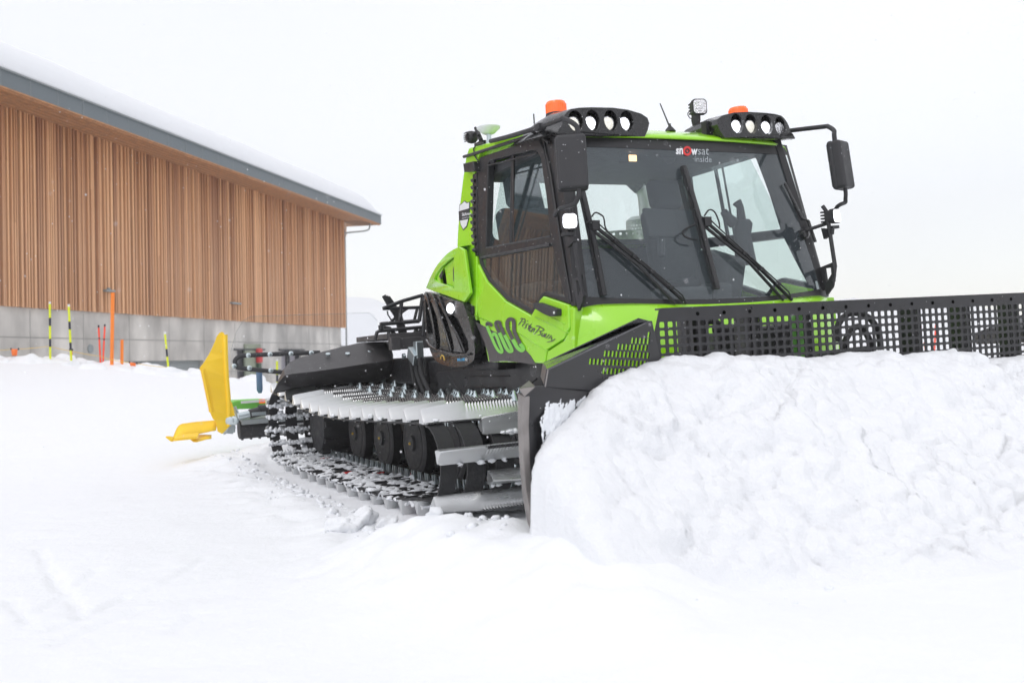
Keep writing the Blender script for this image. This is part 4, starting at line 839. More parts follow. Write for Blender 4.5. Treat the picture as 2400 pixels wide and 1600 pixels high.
# snow packed on the track
def clod(b, c_, r, flat=.6, seed=0, n=2, rag=0.):
    g = (1 + 5 ** .5) / 2; V = [(-1, g, 0), (1, g, 0), (-1, -g, 0), (1, -g, 0), (0, -1, g), (0, 1, g), (0, -1, -g), (0, 1, -g), (g, 0, -1), (g, 0, 1), (-g, 0, -1), (-g, 0, 1)]
    Fc = [(0, 11, 5), (0, 5, 1), (0, 1, 7), (0, 7, 10), (0, 10, 11), (1, 5, 9), (5, 11, 4), (11, 10, 2), (10, 7, 6), (7, 1, 8), (3, 9, 4), (3, 4, 2), (3, 2, 6), (3, 6, 8), (3, 8, 9), (4, 9, 5), (2, 4, 11), (6, 2, 10), (8, 6, 7), (9, 8, 1)]
    V = [np.array(v) / np.linalg.norm(v) for v in V]
    for _ in range(n):
        mid = {}; nf = []
        def md(a, c):
            k = (min(a, c), max(a, c))
            if k not in mid: v = V[a] + V[c]; V.append(v / np.linalg.norm(v)); mid[k] = len(V) - 1
            return mid[k]
        for a, c, d in Fc: x, y, z = md(a, c), md(c, d), md(d, a); nf += [(a, x, z), (c, y, x), (d, z, y), (x, y, z)]
        Fc = nf
    ph = RNG.rand(12) * 6.28; sc_ = RNG.uniform(.75, 1.25, 3) * np.array([1, 1, flat]); vs = []
    for v in V:
        k = 1 + .22 * math.sin(3 * v[0] + ph[0]) * math.sin(3 * v[1] + ph[1]) + .16 * math.sin(5 * v[2] + ph[2] + 3 * v[0]) + .10 * math.sin(9 * v[0] + ph[3]) * math.sin(8 * v[1] + ph[4]) + .06 * math.sin(17 * v[1] + ph[5]) * math.sin(15 * v[2] + ph[6]) + rag * RNG.normal(); vs.append(np.array(c_) + v * sc_ * r * k)
    b.add(vs, Fc)
b = MB()
for i in range(150):                            # inside the lower run
    x = RNG.uniform(-5.45, -.8); y = RNG.uniform(-2.08, -1.5); u_ = (x * 5.6 + RNG.rand() * .5) // 1 / 5.6; clod(b, (u_ + RNG.normal() * .02, y, .042 + RNG.rand() * .012 + .03 * max(0, x + 1.6)), RNG.choice([.016, .024, .036, .05]), .32, n=1, rag=.24)
for i in range(90):                             # around the rear bend and on the bars
    s_ = RNG.uniform(TL * .80, TL * .995); p, t, n = track_at(s_); k = RNG.choice([0, 1]); y = RNG.uniform(-2.1, -1.3)
    clod(b, (p[0] - n[0] * .02, y, p[1] - n[1] * .02), RNG.uniform(.014, .04), .7, n=1, rag=.25)
for k in range(NG):                             # bars caked on the inside round the rear bend
    p, t, n = track_at(s0 + k * PITCH)
    if p[0] < -5.35 and p[1] < .78:
        y = -2.09
        while y < -1.15: q = p - n * .03 + t * RNG.normal() * .006; clod(b, (q[0], y, q[1]), RNG.uniform(.016, .03), 1., n=1, rag=.2); y += .03
for k in range(NG):                             # snow lying in the corners of the bars
    p, t, n = track_at(s0 + k * PITCH)
    onT = n[1] > .7; fr = t[1] < -.3 and p[0] > -1
    for j in range(5 if onT else (9 if fr else 2)):
        y = RNG.uniform(-2.09, -1.2) if k % 2 == 0 else RNG.uniform(-1.7, -1.0)
        if fr: q = p + t * .075 + n * .02
        else: q = p + t * RNG.uniform(-.05, .09) + n * RNG.uniform(0, .03)
        clod(b, (q[0], y, q[1]), RNG.uniform(.010, .026) * (1.2 if fr else 1), .7, n=1, rag=.25)
qx = np.arange(-5.5, -.62, .016); qy = np.arange(-2.085, -1.46, .016); QX, QY = np.meshgrid(qx, qy, indexing='ij')
ph_ = np.abs(((QX - (-5.2)) / PITCH) % 1 - .5) * 2
qz = np.array([np.interp(x_, PX[::-1][:len(PX) // 2], PZ[::-1][:len(PX) // 2]) if False else .028 + .06 * max(0, x_ + 1.5) ** 1.3 + .10 * max(0, -5.2 - x_) for x_ in qx])[:, None]
QZ = qz - .004 + .066 * (fbm(QX * 9, QY * 5, 4, True) - .52) + .030 * (ph_ - .35) + .03 * (fbm(QX * 25, QY * 25, 2) - .5)
nq = QX.shape; b.add(np.stack([QX, QY, QZ], -1).reshape(-1, 3), [(i * nq[1] + j, (i + 1) * nq[1] + j, (i + 1) * nq[1] + j + 1, i * nq[1] + j + 1) for i in range(nq[0] - 1) for j in range(nq[1] - 1)])
link('packed_snow', b, CRUMB, trk, smooth=180)
trk2 = copy_part(trk, root, True)
# --- blade ---------------------------------------------------------------------------------------
bl = empty('blade', parent=root)
XM, YL, YR = 1.30, -1.30, 2.05
WD = Vector((.37, -.93, 0)).normalized()
def wingp(s_, z, d=0., off=0.): # along the wing from its hinge; d forwards
    n = Vector((-WD.y, WD.x, 0)); n = n if n.x > 0 else -n
    return Vector((XM, YL, z)) + WD * s_ + n * d
WN = np.array(Vector((-WD.y, WD.x, 0)) if -WD.y > 0 else -Vector((-WD.y, WD.x, 0)))
def onwing(p, d=0.):
    q = hit(p, np.array((XM, YL, 0)) + WN * d, WN); return ((q - np.array((XM, YL, 0))) @ np.array(WD), q[2])
# centre screen with its punched holes
b = MB(); tl = at((1542, 722), 'x', XM); t2 = at((2395, 686), 'x', XM); ZT = (tl[2] + t2[2]) / 2
holes = []; bolt_holes = []
hp0 = at(c4(1295, 825), 'x', XM); st = (at(c8(2220, 200), 'x', XM)[1] - at(c8(97, 295), 'x', XM)[1]) / 10
for i in range(-1, 16):
    y = at(c8(97, 295), 'x', XM)[1] + st * (i - 3)
    if YL + .05 < y < YR: bolt_holes.append(y)
cp = (at(c4(1460, 920), 'x', XM)[1] - at(c4(985, 940), 'x', XM)[1]) / 7; y0 = at(c4(912, 945), 'x', XM)[1]
zr = [at(c4(912, v), 'x', XM)[2] for v in (945, 1018, 1090, 1163)]; rp = (zr[0] - zr[3]) / 3
for j in range(8):
    for i in range(60):
        y = y0 + cp * i; z = zr[0] - rp * j
        if y > YR - .04: break
        h = cp * .335; k = rp * .335; c_ = .0055
        holes.append([(y - h + c_, z - k), (y + h - c_, z - k), (y + h, z - k + c_), (y + h, z + k - c_), (y + h - c_, z + k), (y - h + c_, z + k), (y - h, z + k - c_), (y - h, z - k + c_)])
ZB = zr[0] - rp * 7.7
b.plate([(YL - .13, ZB), (YR, ZB), (YR, ZT), (YL + .03, ZT), (YL + .015, ZT - .012)], lambda y, z, d: (XM + d, y, z), 0, -.008, holes)
link('screen', b, SATIN, bl)
b = MB()
for y in bolt_holes: b.lathe((XM + .001, y, ZT - .042), (1, 0, 0), [(0, .0115), (.002, .0115)], 12)  # flat black discs paint the shade inside the bolt holes
link('bolt_hole_row', b, mat('hole black', (.001, .001, .001), .9, spec=0), bl)
b = MB(); b.box((XM - .045, (YL + YR) / 2 + .02, ZT - .004), (.04, (YR - YL) / 2 - .02, .005)); link('screen_lip', b, GREYP, bl, bevel=.002)
for px, w_, m_ in ((1604, .022, GREYP), (1630, .035, BLACK), (1739, .025, GREYP), (1758, .03, BLACK), (1867, .02, GLOVE), (1884, .03, BLACK), (2134, .05, SATIN), (2250, .05, SATIN), (2364, .05, SATIN)):
    y = at((px, 760), 'x', XM - .10)[1]; b = MB(); b.box((XM - .10, y, 1.02), (.05, w_, .28)); link('screen_strut', b, m_, bl, bevel=.005)
ya, yb = at((1650, 780), 'x', .9)[1], at((1860, 780), 'x', .9)[1]
b = MB(); b.box((.95, (ya + yb) / 2, 1.02), (.10, (yb - ya) / 2, .17)); b.tube([(1.0, ya, 1.21), (1.02, (ya + yb) / 2, 1.19), (1.0, yb, 1.21)], .03, 8); link('crossbeam', b, BLACK, bl, bevel=.02)
# curved mouldboard below
prof = [(0, ZB + .03), (-.02, .85), (-.055, .6), (-.05, .35), (.0, .15), (.09, .0), (.13, -.05)]
b = MB(); b.grid([[(XM + x, y, z) for y in (YL, YR)] for x, z in prof]); link('mouldboard', b, SATIN, bl, smooth=60, solid=.02)
def wing(parent):
    e = parent
    oe = [at(p, 'y', YL + WD.y * 1.16) for p in ((1229, 929), (1227, 1000), (1230, 1080), (1236, 1150), (1247, 1208), (1256, 1243))]
    oe = [(p[0], p[2]) for p in oe]; oe.append((oe[-1][0] + .10, oe[-1][1] - .2))
    ztop = oe[0][1]; yo = YL + WD.y * 1.16
    LT = [onwing(d4(245, 345)), onwing(d4(690, 380))]
    prf = [(0, LT[1][1]), (-.02, .75), (-.05, .55), (-.04, .35), (-.0, .20), (.07, .08), (.12, -.05)]
    rows = []
    for k in range(7):
        a_ = Vector((oe[k][0], yo, oe[k][1])); c_ = Vector((XM + prf[k][0], YL, prf[k][1]))
        if k == 0: mid = wingp(*LT[0]); rows.append([a_, wingp(LT[0][0], LT[0][1]), wingp(LT[0][0] * .6, LT[0][1] * .6 + LT[1][1] * .4), wingp(.3, LT[1][1]), c_])
        else: rows.append([a_, a_.lerp(c_, .09), a_.lerp(c_, .4), a_.lerp(c_, .7), c_])
    b = MB(); b.grid(rows); link('wing_board', b, SATIN, e, smooth=30, solid=.012)
    # thick worn end plate
    bk = [(1211, 921), (1211, 1000), (1215, 1080), (1222, 1160), (1233, 1222), (1243, 1250)]; N_ = len(bk)
    B_ = [at(p, 'y', yo - .012) for p in bk]; B_ = [(p[0], p[2]) for p in B_]; out = [(x, z) for x, z in oe[:6]] + B_[::-1]
    b = MB(); b.plate(out, lambda x, z, d: (x, yo + d, z), -.008, .03); b.add([wingp(LT[0][0], LT[0][1]), (oe[0][0], yo, oe[0][1]), (B_[0][0], yo, B_[0][1] + .02), at(d4(195, 300), 'z', LT[0][1] + .02)], [(0, 1, 2, 3)])
    link('wing_edge', b, EDGE, e, bevel=.004)
    # upper extension with punched field
    ext = [onwing(p) for p in (d4(315, 345), (1283, 865), (1400, 806), c4(800, 910), (1528, 752))] + [(-.03, .98), (-.03, LT[1][1] + .012), onwing(d4(690, 374))]
    holes = []
    for r, (xs, y_) in enumerate((((787, 1020), 1005), ((650, 1060), 1060), ((535, 1110), 1130), ((415, 1170), 1200), ((290, 1240), 1270))): pass
    for (yy, x0, x1) in ((1008, 800, 830), (1062, 662, 800), (1120, 545, 800), (1183, 430, 800), (1255, 305, 800), (1330, 420, 760)):
        x = x0
        while x <= x1:
            sk_ = (1255 - yy) * .14
            yc = yy - (x - x0) * .0 + (x - 305) * .045
            quad = [(x - 9 - 3, yc + 24), (x + 6 - 3, yc + 26), (x + 9 - 1, yc + 20), (x + 13, yc - 22), (x + 10, yc - 27), (x - 4, yc - 26), (x - 8, yc - 20), (x - 14, yc + 18)]
            Q = [onwing(c4(*q)) for q in quad]
            holes.append(Q); x += 33
    def inside(Q): return all(0.03 < s_ < 1.16 and (LT[1][1] + .03) < z < 1.25 for s_, z in Q)
    holes = [Q for Q in holes if inside(Q)]
    b = MB(); b.plate(ext, lambda s_, z, d: wingp(s_, z, d), .0, -.008, holes); link('wing_extension', b, SATIN, e)
    e2 = [onwing(p) for p in ((1283, 865), c4(800, 910))]; 
    b = MB(); a_, c_ = wingp(*e2[0]), wingp(*e2[1]); bk_ = [Vector(at((1272, 850), 'z', a_.z + .012)), Vector(at((1496, 745), 'z', c_.z + .012))]
    b.add([a_, c_, bk_[1], bk_[0]], [(0, 1, 2, 3)]); link('extension_lip', b, mat('highlight steel lip', (.16, .16, .17), .22, metal=.7, var=.3, vscale=4), e, solid=.006)  # lighter glossy metal puts the lip's bright highlight into its colour
    l_ = wingp(*onwing(d4(315, 345))); b = MB(); b.add([a_, l_, l_ + (bk_[0] - a_), bk_[0]], [(0, 1, 2, 3)]); link('extension_edge', b, EDGE, e, solid=.006)
wing(bl)
for nm in ('wing_board', 'wing_edge', 'wing_extension', 'extension_lip', 'extension_edge'):
    o = bpy.data.objects[nm]; c_ = o.copy(); COL.objects.link(c_); c_.parent = bl; c_.matrix_local = Matrix.Translation((0, YL + YR, 0)) @ Matrix.Diagonal((1, -1, 1, 1))
b = MB(); b.box((.75, -.45, .55), (.5, .07, .09)); b.box((.75, .45, .55), (.5, .07, .09)); b.box((1.05, 0, .6), (.10, .9, .10)); b.tube([(.4, -.25, .95), (1.2, -.3, 1.0)], .05, 12); b.tube([(.4, .35, .95), (1.2, .4, 1.0)], .05, 12); link('push_frame', b, SATIN, bl, bevel=.01)
b = MB()
for pts in (((1962, 800), (1965, 760), (1990, 735), (2030, 740), (2058, 775), (2065, 830)), ((1975, 830), (1985, 790), (2010, 765), (2035, 790), (2045, 840)), ((1640, 790), (1645, 760), (1680, 755), (1700, 800))):
    b = MB(); b.tube(smooth_path([at(q, 'x', 1.0) for q in pts], 5), .022, 8); link('blade_hose', b, RUB, bl, smooth=60)
# ================================================================== THE GROUND
CW = W @ C0                                    # the eye, in world axes
def rayw(p):
    d = W @ (R.T @ np.array([(p[0] - 1200) / F, (p[1] - 800) / F, 1.])); return d
EYE = CW[2]
def far_pt(px, depth, py=None):                # a point straight out at that depth, on the horizontal through the eye
    py = 862 - .021 * px if py is None else py
    return CW + rayw((px, py)) * depth
crest_px = [(-400, 845), (-150, 838), (0, 835), (50, 829), (100, 833), (200, 842), (300, 850), (380, 856), (460, 865), (560, 882), (640, 893), (700, 902), (800, 915), (950, 930), (1100, 940)]
CD = 20.0
cs = [CW + rayw(p) * CD for p in crest_px]     # crest points
A0, A1 = cs[0][:2], cs[-1][:2]; ct = (A1 - A0) / np.linalg.norm(A1 - A0); cn = np.array([-ct[1], ct[0]])
if cn @ (CW[:2] - A0) < 0: cn = -cn
cS = [float((c[:2] - A0) @ ct) for c in cs]; cH = [float(c[2]) for c in cs]
iw = W.T
def veh_plane(X, Y):                           # world height of the plane the machine stands on
    return -(UP[0] * 0 + 0) + (-.05 + 0 * X) / 1.0 + (X * (W @ np.array([1, 0, 0]))[2] / (W @ np.array([1, 0, 0]))[0]) * 1.0 + Y * (W @ np.array([0, 1, 0]))[2]
def sst(t): t = np.clip(t, 0, 1); return t * t * (3 - 2 * t)
def ground(X, Y):
    r = np.hypot(X - .5, Y + 1.5)
    base = veh_plane(X, Y) * (1 - sst((r - 9) / 12)) - .05 * sst((r - 9) / 12)
    # rise behind the machine up to the bank
    d = (X - A0[0]) * cn[0] + (Y - A0[1]) * cn[1]; s_ = (X - A0[0]) * ct[0] + (Y - A0[1]) * ct[1]
    H = np.interp(s_, cS, cH) + .06 * (fbm(s_ * 1.3, d * .9, 4) - .5) - .05
    rise = sst(1 - d / 9.5) ** 1.35
    fall = sst(-d / 3.5)
    z = base + (H - base) * np.where(d >= 0, rise, 1 - fall) - 2.2 * fall * 0 + (-1.9) * fall
    z = np.where(s_ > cS[-1] + 6, base, z) if False else z
    # small relief
    z = z + .05 * (fbm(X * .5, Y * .5, 3) - .5) + .030 * (fbm(X * 2.4, Y * 2.4, 4) - .5) + .012 * (fbm(X * 9, Y * 9, 3) - .5) * sst((fbm(X * .4 + 7, Y * .4, 2) - .4) / .2)
    # churned snow along the track and in front of it
    xv = X; yv = Y
    m = .62 * np.exp(-((yv + 2.68) / .36) ** 2) * sst((xv + 7.0) / 1.0) * sst((2.4 - xv) / 1.2)
    z = z + m * (.10 * lumps(X, Y, .30, 2) + .09 * fbm(X * 4, Y * 4, 4) - .05)
    m2 = np.exp(-(((xv + 6.3) / .9) ** 2 + ((yv + 1.9) / .8) ** 2)); z = z + m2 * (.16 * lumps(X, Y, .35, 8) + .05)
    m3 = np.exp(-(((xv - .9) / .9) ** 2 + ((yv + 2.75) / .5) ** 2)); z = z + m3 * (.05 + .07 * lumps(X, Y, .22, 4))
    md_ = np.interp(xv, [-.05, .4, 1.5, 2.2, 3.6], [0, .08, .25, .28, 0]) * np.exp(-((yv + 2.38) / .52) ** 2)
    z = z + md_ * (.85 + .30 * lumps(X, Y, .28, 6) + .5 * (fbm(X * 3, Y * 3, 3) - .5)) + .10 * np.exp(-(((xv - 3.6) / 1.0) ** 2 + ((yv + .6) / 2.6) ** 2))
    # groomed lines and ski marks in the foreground
    for (px0, py0, px1, py1, dep) in LINES:
        a = np.array([px0, py0]); c = np.array([px1, py1]); L_ = np.linalg.norm(c - a); u = (c - a) / L_
        q = (X - a[0]) * u[0] + (Y - a[1]) * u[1]; w = np.abs((X - a[0]) * -u[1] + (Y - a[1]) * u[0])
        z = z - dep * np.exp(-(w / .022) ** 2) * (q > 0) * (q < L_)
    return z
def gpt(p, zz=-.05):                           # photo point on the near ground
    d = rayw(p); t = (zz - CW[2]) / d[2]; q = CW + d * t; return q
LINES = []
for a_, c_ in (((60, 1390), (150, 1335)), ((110, 1420), (300, 1340)), ((175, 1320), (230, 1285)), ((220, 1370), (410, 1310)), ((120, 1450), (330, 1370)), ((20, 1340), (70, 1400)), ((130, 1290), (200, 1390)), ((90, 1240), (140, 1330)), ((410, 1310), (480, 1270)), ((400, 1430), (470, 1390))):
    g0, g1 = gpt(a_, -.1), gpt(c_, -.1); LINES.append((g0[0], g0[1], g1[0], g1[1], .022))
def axis_pts(lo, f0, f1, hi, step, grow=1.12):
    p = list(np.arange(f0, f1, step)); s_ = step; x = f1
    while x < hi: p.append(x); s_ *= grow; x += s_
    p.append(hi); s_ = step; x = f0 - step
    while x > lo: p.insert(0, x); s_ *= grow; x -= s_
    p.insert(0, lo); return np.array(p)
gx = axis_pts(-260, -9, 6.2, 260, .035, 1.05); gy = axis_pts(-260, -6.5, 4, 260, .035, 1.05)
GX, GY = np.meshgrid(gx, gy, indexing='ij'); GZ = ground(GX, GY)
def height_mesh(name, X, Y, Z, m):
    nx, ny = X.shape; v = np.stack([X, Y, Z], -1).reshape(-1, 3); i = np.arange(nx * ny).reshape(nx, ny)
    f = np.stack([i[:-1, :-1], i[1:, :-1], i[1:, 1:], i[:-1, 1:]], -1).reshape(-1, 4)
    me = bpy.data.meshes.new(name); me.vertices.add(len(v)); me.vertices.foreach_set('co', v.ravel()); me.loops.add(f.size); me.loops.foreach_set('vertex_index', f.ravel().astype(np.int32))
    me.polygons.add(len(f)); me.polygons.foreach_set('loop_start', np.arange(0, f.size, 4, dtype=np.int32)); me.polygons.foreach_set('use_smooth', np.ones(len(f), bool)); me.update(calc_edges=True); me.validate()
    me.materials.append(m); o = bpy.data.objects.new(name, me); COL.objects.link(o); return o
tag(height_mesh('snow_ground', GX, GY, GZ, SNOW), kind='structure')
# the broken edge of the bank behind, in finer steps
sb = np.arange(-2.0, cS[-1] + 3, .045); db = np.arange(-.9, 1.7, .045); SB, DB = np.meshgrid(sb, db, indexing='ij')
BX = A0[0] + ct[0] * SB + cn[0] * DB; BY = A0[1] + ct[1] * SB + cn[1] * DB
f1, f2, cid, tx_, ty_ = voro(SB + .2 * (fbm(SB * 2, DB * 2, 2) - .5), DB, .55, 3)
msk = sst((DB + .9) / .3) * sst((1.7 - DB) / .7); on_ = sst((fbm(SB * .35 + 2, DB * .2, 3) - .36) / .16)
BZ = ground(BX, BY) - .23 + msk * (.07 + .16 * (fbm(SB * 1.9, DB * 1.9, 4, True) - .5) + on_ * (.22 * cid * np.clip(1 - f1 ** 2 * 1.6, 0, 1)) + .10 * lumps(SB, DB, .28, 21) + .10 * (fbm(SB * 3.5, DB * 3.5, 4) - .5))
tag(height_mesh('snow_bank', BX, BY, BZ, SNOW), kind='structure')
# the heap in front of the blade (laid out in the machine's frame)
px_c = [(1252, 1230), (1252, 1190), (1250, 1140), (1262, 1085), (1280, 1045), (1305, 1005), (1335, 975), (1365, 940), (1400, 905), (1428, 875), (1450, 865), (1470, 857), (1500, 845), (1530, 836), (1560, 832), (1590, 822), (1620, 815), (1655, 820), (1700, 810), (1722, 806), (1732, 821), (1800, 816), (1850, 816), (1885, 823), (1920, 828), (1974, 818), (2020, 814), (2072, 811), (2110, 815), (2142, 821), (2177, 816), (2225, 818), (2262, 810), (2290, 814), (2305, 823), (2318, 834), (2345, 830), (2400, 824)]
cy_, cz_ = [], []
for i, p in enumerate(px_c):
    for d_ in (.14,):
        p = (p[0] + (6 if p[0] < 1500 else 0) + (10 if p[1] > 1120 else 0), p[1])
        if p[0] < 1500: s_, z = onwing(p, .10); q = wingp(s_, z, .10)
        else: q = Vector(at(p, 'x', XM + .12))
    cy_.append(q.y); cz_.append(q.z)
o_ = np.argsort(cy_); CY = np.array(cy_)[o_]; CZ = np.array(cz_)[o_]
CY = np.concatenate([CY, [2.4, 3.2]]); CZ = np.concatenate([CZ, [.95, .5]])
ax_ = np.arange(XM - .22, 4.2, .015); ay_ = np.arange(-3.3, 3.4, .015)
PXg, PYg = np.meshgrid(ax_, ay_, indexing='ij')
def xface(y): return np.where(y < YL, XM + (YL - y) * (-WD.x / WD.y), XM) + np.where(y > YR, (y - YR) * .4, 0)
gV = lambda X, Y: (ground(X, Y + 0 * X) - X * W[2, 0] - Y * W[2, 1]) / W[2, 2]
Hc = np.interp(PYg, CY, CZ, left=-.3) + .045 * (fbm(PYg * 6, PXg * 2, 5, True) - .62)
G0 = gV(PXg, PYg)
t = PXg - xface(PYg)
wob = .28 * (fbm(PYg * 1.1, PXg * .6, 3) - .5)
Lf = .80 + .95 * sst((PYg + 2.1) / 1.6) + wob * sst((PYg + 2.2) / .8)
tt = np.clip((t - .05) / Lf, 0, 1)
pr_ = np.clip(1 - tt ** 1.25, 0, 1) ** 1.45
edge = sst((PYg + 2.62) / .30)
PZg = G0 - .04 + np.maximum(Hc - G0, 0) * pr_ * edge
act = sst((PZg - G0) / .12)
cell = lumps(PXg * 1.0, PYg + .15 * PXg, .42, 9); cell2 = lumps(PXg + PZg, PYg, .20, 17); 
blk = np.floor(fbm(PXg * 1.3 + 3, PYg * 1.3, 2) * 7) / 7
amp = sst((t - .12) / .5) * (.15 + .85 * sst((PYg + 2.2) / .9))
PZg = np.where(t < -.02, G0 - .5, PZg)
PZg = PZg + act * amp * .16 * (fbm(PXg * 1.3, PYg * 1.3, 3) - .5)
BP = np.stack([PXg, PYg, PZg], -1)
gx_ = np.gradient(BP, axis=0); gy_ = np.gradient(BP, axis=1); NN = np.cross(gx_, gy_); NN /= np.linalg.norm(NN, axis=-1, keepdims=True) + 1e-9
ampn = act * sst((t + .02) / .22) * (.55 + .45 * sst((PYg + 2.25) / .5)) * sst((PYg + 2.62) / .3)
wp = BP + .22 * np.stack([fbm3(BP * 3, 3), fbm3(BP * 3 + 30, 3), fbm3(BP * 3 + 60, 3)], -1)
A1, A2, AC = worley3(wp * 2.3, 5); B1, B2, BC = worley3(wp * 5.5, 17); D1, D2, DC = worley3(BP * 15, 31)
big = sst((fbm3(BP * .9 + 4, 3) - .42) / .14) * (.25 + .75 * sst((PYg + 1.2) / 2.2))
disp = .14 * (fbm3(BP * 2.4, 4) - .5) + big * (.15 * (AC - .5) - .045 * np.exp(-((A2 - A1) / .045) ** 2) * (vn3(BP * 3 + 5) > .45) + .04 * np.clip(1 - A1, 0, 1)) + .075 * (np.clip(1 - B1 ** 2 * 1.3, 0, 1) - .5) * (.3 + fbm3(BP * 1.7 + 8, 2)) - .012 * big * np.exp(-((B2 - B1) / .07) ** 2) + .024 * (np.clip(1 - D1 ** 2 * 1.2, 0, 1) - .5) * (.4 + 1.2 * vn3(BP * 2 + 3)) + .030 * (fbm3(BP * 12, 4) - .5)
BP = BP + NN * (disp * ampn)[..., None]
v = BP @ W.T
tag(height_mesh('snow_heap', v[..., 0], v[..., 1], v[..., 2], SNOWP), kind='structure')
# blocks and crumbs of snow
def clump(q, r, flat, label):
    b = MB(); clod(b, (0, 0, 0), r, flat, n=3); o = link('snow_block', b, SNOWP, smooth=180); o.location = q; o.rotation_euler = (RNG.rand() * .6, RNG.rand() * .6, RNG.rand() * 6); tag(o, label, 'snow block', 'blocks of snow lying round the machine')
    return o
def gl(p, z=-.02):
    for _ in range(8):
        q = gpt(p, z); z = float(ground(np.array([q[0]]), np.array([q[1]]))[0])
    return Vector((q[0], q[1], z))
for p, r, fl, lab in (((835, 1225), .125, .85, 'largest snow block standing in front of the middle of the track'), ((800, 1240), .12, .6, 'low snow block at the foot of the tallest block beside the track'),
                      ((905, 1232), .11, .5, 'rounded snow block just left of the front end of the track'), ((600, 1025), .14, .7, 'round snow block under the tiller roller'),
                      ((2230, 1285), .22, .42, 'big flat snow slab at the right foot of the heap'), ((1990, 1325), .11, .45, 'snow block at the foot of the heap left of the flat slab'),
                      ((2330, 1262), .12, .5, 'small snow block right of the big flat slab')):
    clump(gl(p), r, fl, lab)
b = MB()
for i in range(330):
    k = RNG.rand() * .8 - (.0 if i % 3 == 0 else .34)
    if k < .45: x, y = RNG.uniform(-6.8, 1.6), -2.30 - abs(RNG.normal()) * .17
    elif k < .8: x, y = 2.5 + RNG.normal() * .3, RNG.uniform(-2.4, 2.5)
    else: x, y = RNG.uniform(.2, 2.6), -2.6 - abs(RNG.normal()) * .35
    r = float(np.clip(RNG.lognormal(-4.3, .55), .005, .045)); z = float(ground(np.array([x]), np.array([y]))[0]); clod(b, (x, y, z + r * .05), r, .75, n=1, rag=.12)
tag(link('snow_crumbs', b, CRUMB, smooth=180), kind='stuff')
sg = np.arange(.12, 1.12, .006); wg = np.arange(-.12, .17, .006); SG, WG = np.meshgrid(sg, wg, indexing='ij')
yy_ = YL + WD.y * SG; zz_ = np.interp(yy_, CY, CZ) + WG - .02
dd_ = np.maximum(.040 * (.6 * fbm(SG * 34, WG * 9 + SG * 12, 4) + .4 * fbm(SG * 70, WG * 60, 3) - .475 - 1.5 * np.maximum(WG, 0) * (.5 + fbm(SG * 9, SG * 0 + 3, 2))), -.007)
nw = WN; BPt = np.array([XM, YL, 0.]) + SG[..., None] * np.array(WD) + dd_[..., None] * nw; BPt[..., 2] = zz_
BPt[..., 0] -= .018
b = MB(); nq = SG.shape; b.add(BPt.reshape(-1, 3), [(i * nq[1] + j, (i + 1) * nq[1] + j, (i + 1) * nq[1] + j + 1, i * nq[1] + j + 1) for i in range(nq[0] - 1) for j in range(nq[1] - 1) if dd_[i:i + 2, j:j + 2].max() > -.004 and zz_[i, j] < .93 and .30 < SG[i, j] < 1.06])
link('stuck_snow', b, CRUMB, bl, smooth=180)
# snow under the finisher
# ================================================================== HILLS
hx = np.linspace(-1, 1, 60); hy = np.linspace(0, 1, 20)
c0 = far_pt(900, 110); rt = rayw((1400, 838)) - rayw((1000, 838)); rt[2] = 0; rt /= np.linalg.norm(rt); fw = np.array([-rt[1], rt[0], 0]); fw = fw if fw @ (c0 - CW) > 0 else -fw
HU, HV = np.meshgrid(hx, hy, indexing='ij')
hz = EYE - 5 + (15 * np.exp(-((HU + .30) / .85) ** 2) + 10 * np.exp(-((HU - .75) / .4) ** 2) + 8 * (fbm(HU * 5 + 9, HV * 4, 4) - .4)) * sst(HV * 1.3)
HXp = c0[0] + rt[0] * HU * 105 + fw[0] * HV * 90; HYp = c0[1] + rt[1] * HU * 105 + fw[1] * HV * 90
tag(height_mesh('hills', HXp, HYp, hz, SNOWR), kind='structure')
# ================================================================== THE BUILDING
A = CW + rayw((0, 862)) * 25; Bc = CW + rayw((808, 845)) * 47.2
hb = A - Bc; hb[2] = 0; Lb = np.linalg.norm(hb); hb /= Lb; nb = np.cross(hb, [0, 0, 1]); nb = nb if nb @ (CW - Bc) > 0 else -nb
G0z = -3.3                                      # floor of the lower yard
MBd = Matrix(((hb[0], nb[0], 0, Bc[0]), (hb[1], nb[1], 0, Bc[1]), (0, 0, 1, EYE), (0, 0, 0, 1)))
bd = empty('wooden_hall', mw=MBd); tag(bd, 'long hall with larch battens over a concrete base and snow on its roof', 'building')
def onwall(p, o=0.):
    d = rayw(p); P0 = Bc + nb * o; t = ((P0 - CW) @ nb) / (d @ nb); q = CW + d * t; return (float((q - Bc) @ hb), float(q[2] - EYE))
LW = Lb + 9
b = MB(); b.box((LW / 2, -7.5, 4.1), (LW / 2 - .12, 7.4, 2.55)); link('wall_core', b, BACKB, bd)
b = MB(); tone = []; x = .02; i = 0
WT, WB = 6.66, 1.56
b.box((.03, .04, (WT + WB) / 2), (.05, .05, (WT - WB) / 2)); tone += [.3] * 8
while x < LW:
    w = RNG.choice([.040, .05, .065, .09], p=[.2, .35, .33, .12]); dp = RNG.choice([.035, .05, .06, .02], p=[.3, .35, .2, .15]); lo = WB - RNG.rand() * .012
    cuts = [lo] + ([WB + RNG.uniform(1, 4.2)] if RNG.rand() < .5 else []) + [WT]
    tn = RNG.normal() * .20 + .25
    for a_, c_ in zip(cuts[:-1], cuts[1:]):
        b.box((x + w / 2, dp + .01, (a_ + c_) / 2), (w / 2, dp, (c_ - a_) / 2 - .002)); tone += [tn + RNG.normal() * .08] * 8
    x += w + RNG.choice([.03, .04, .055, .08], p=[.25, .4, .25, .1])
me_v = len(b.v)
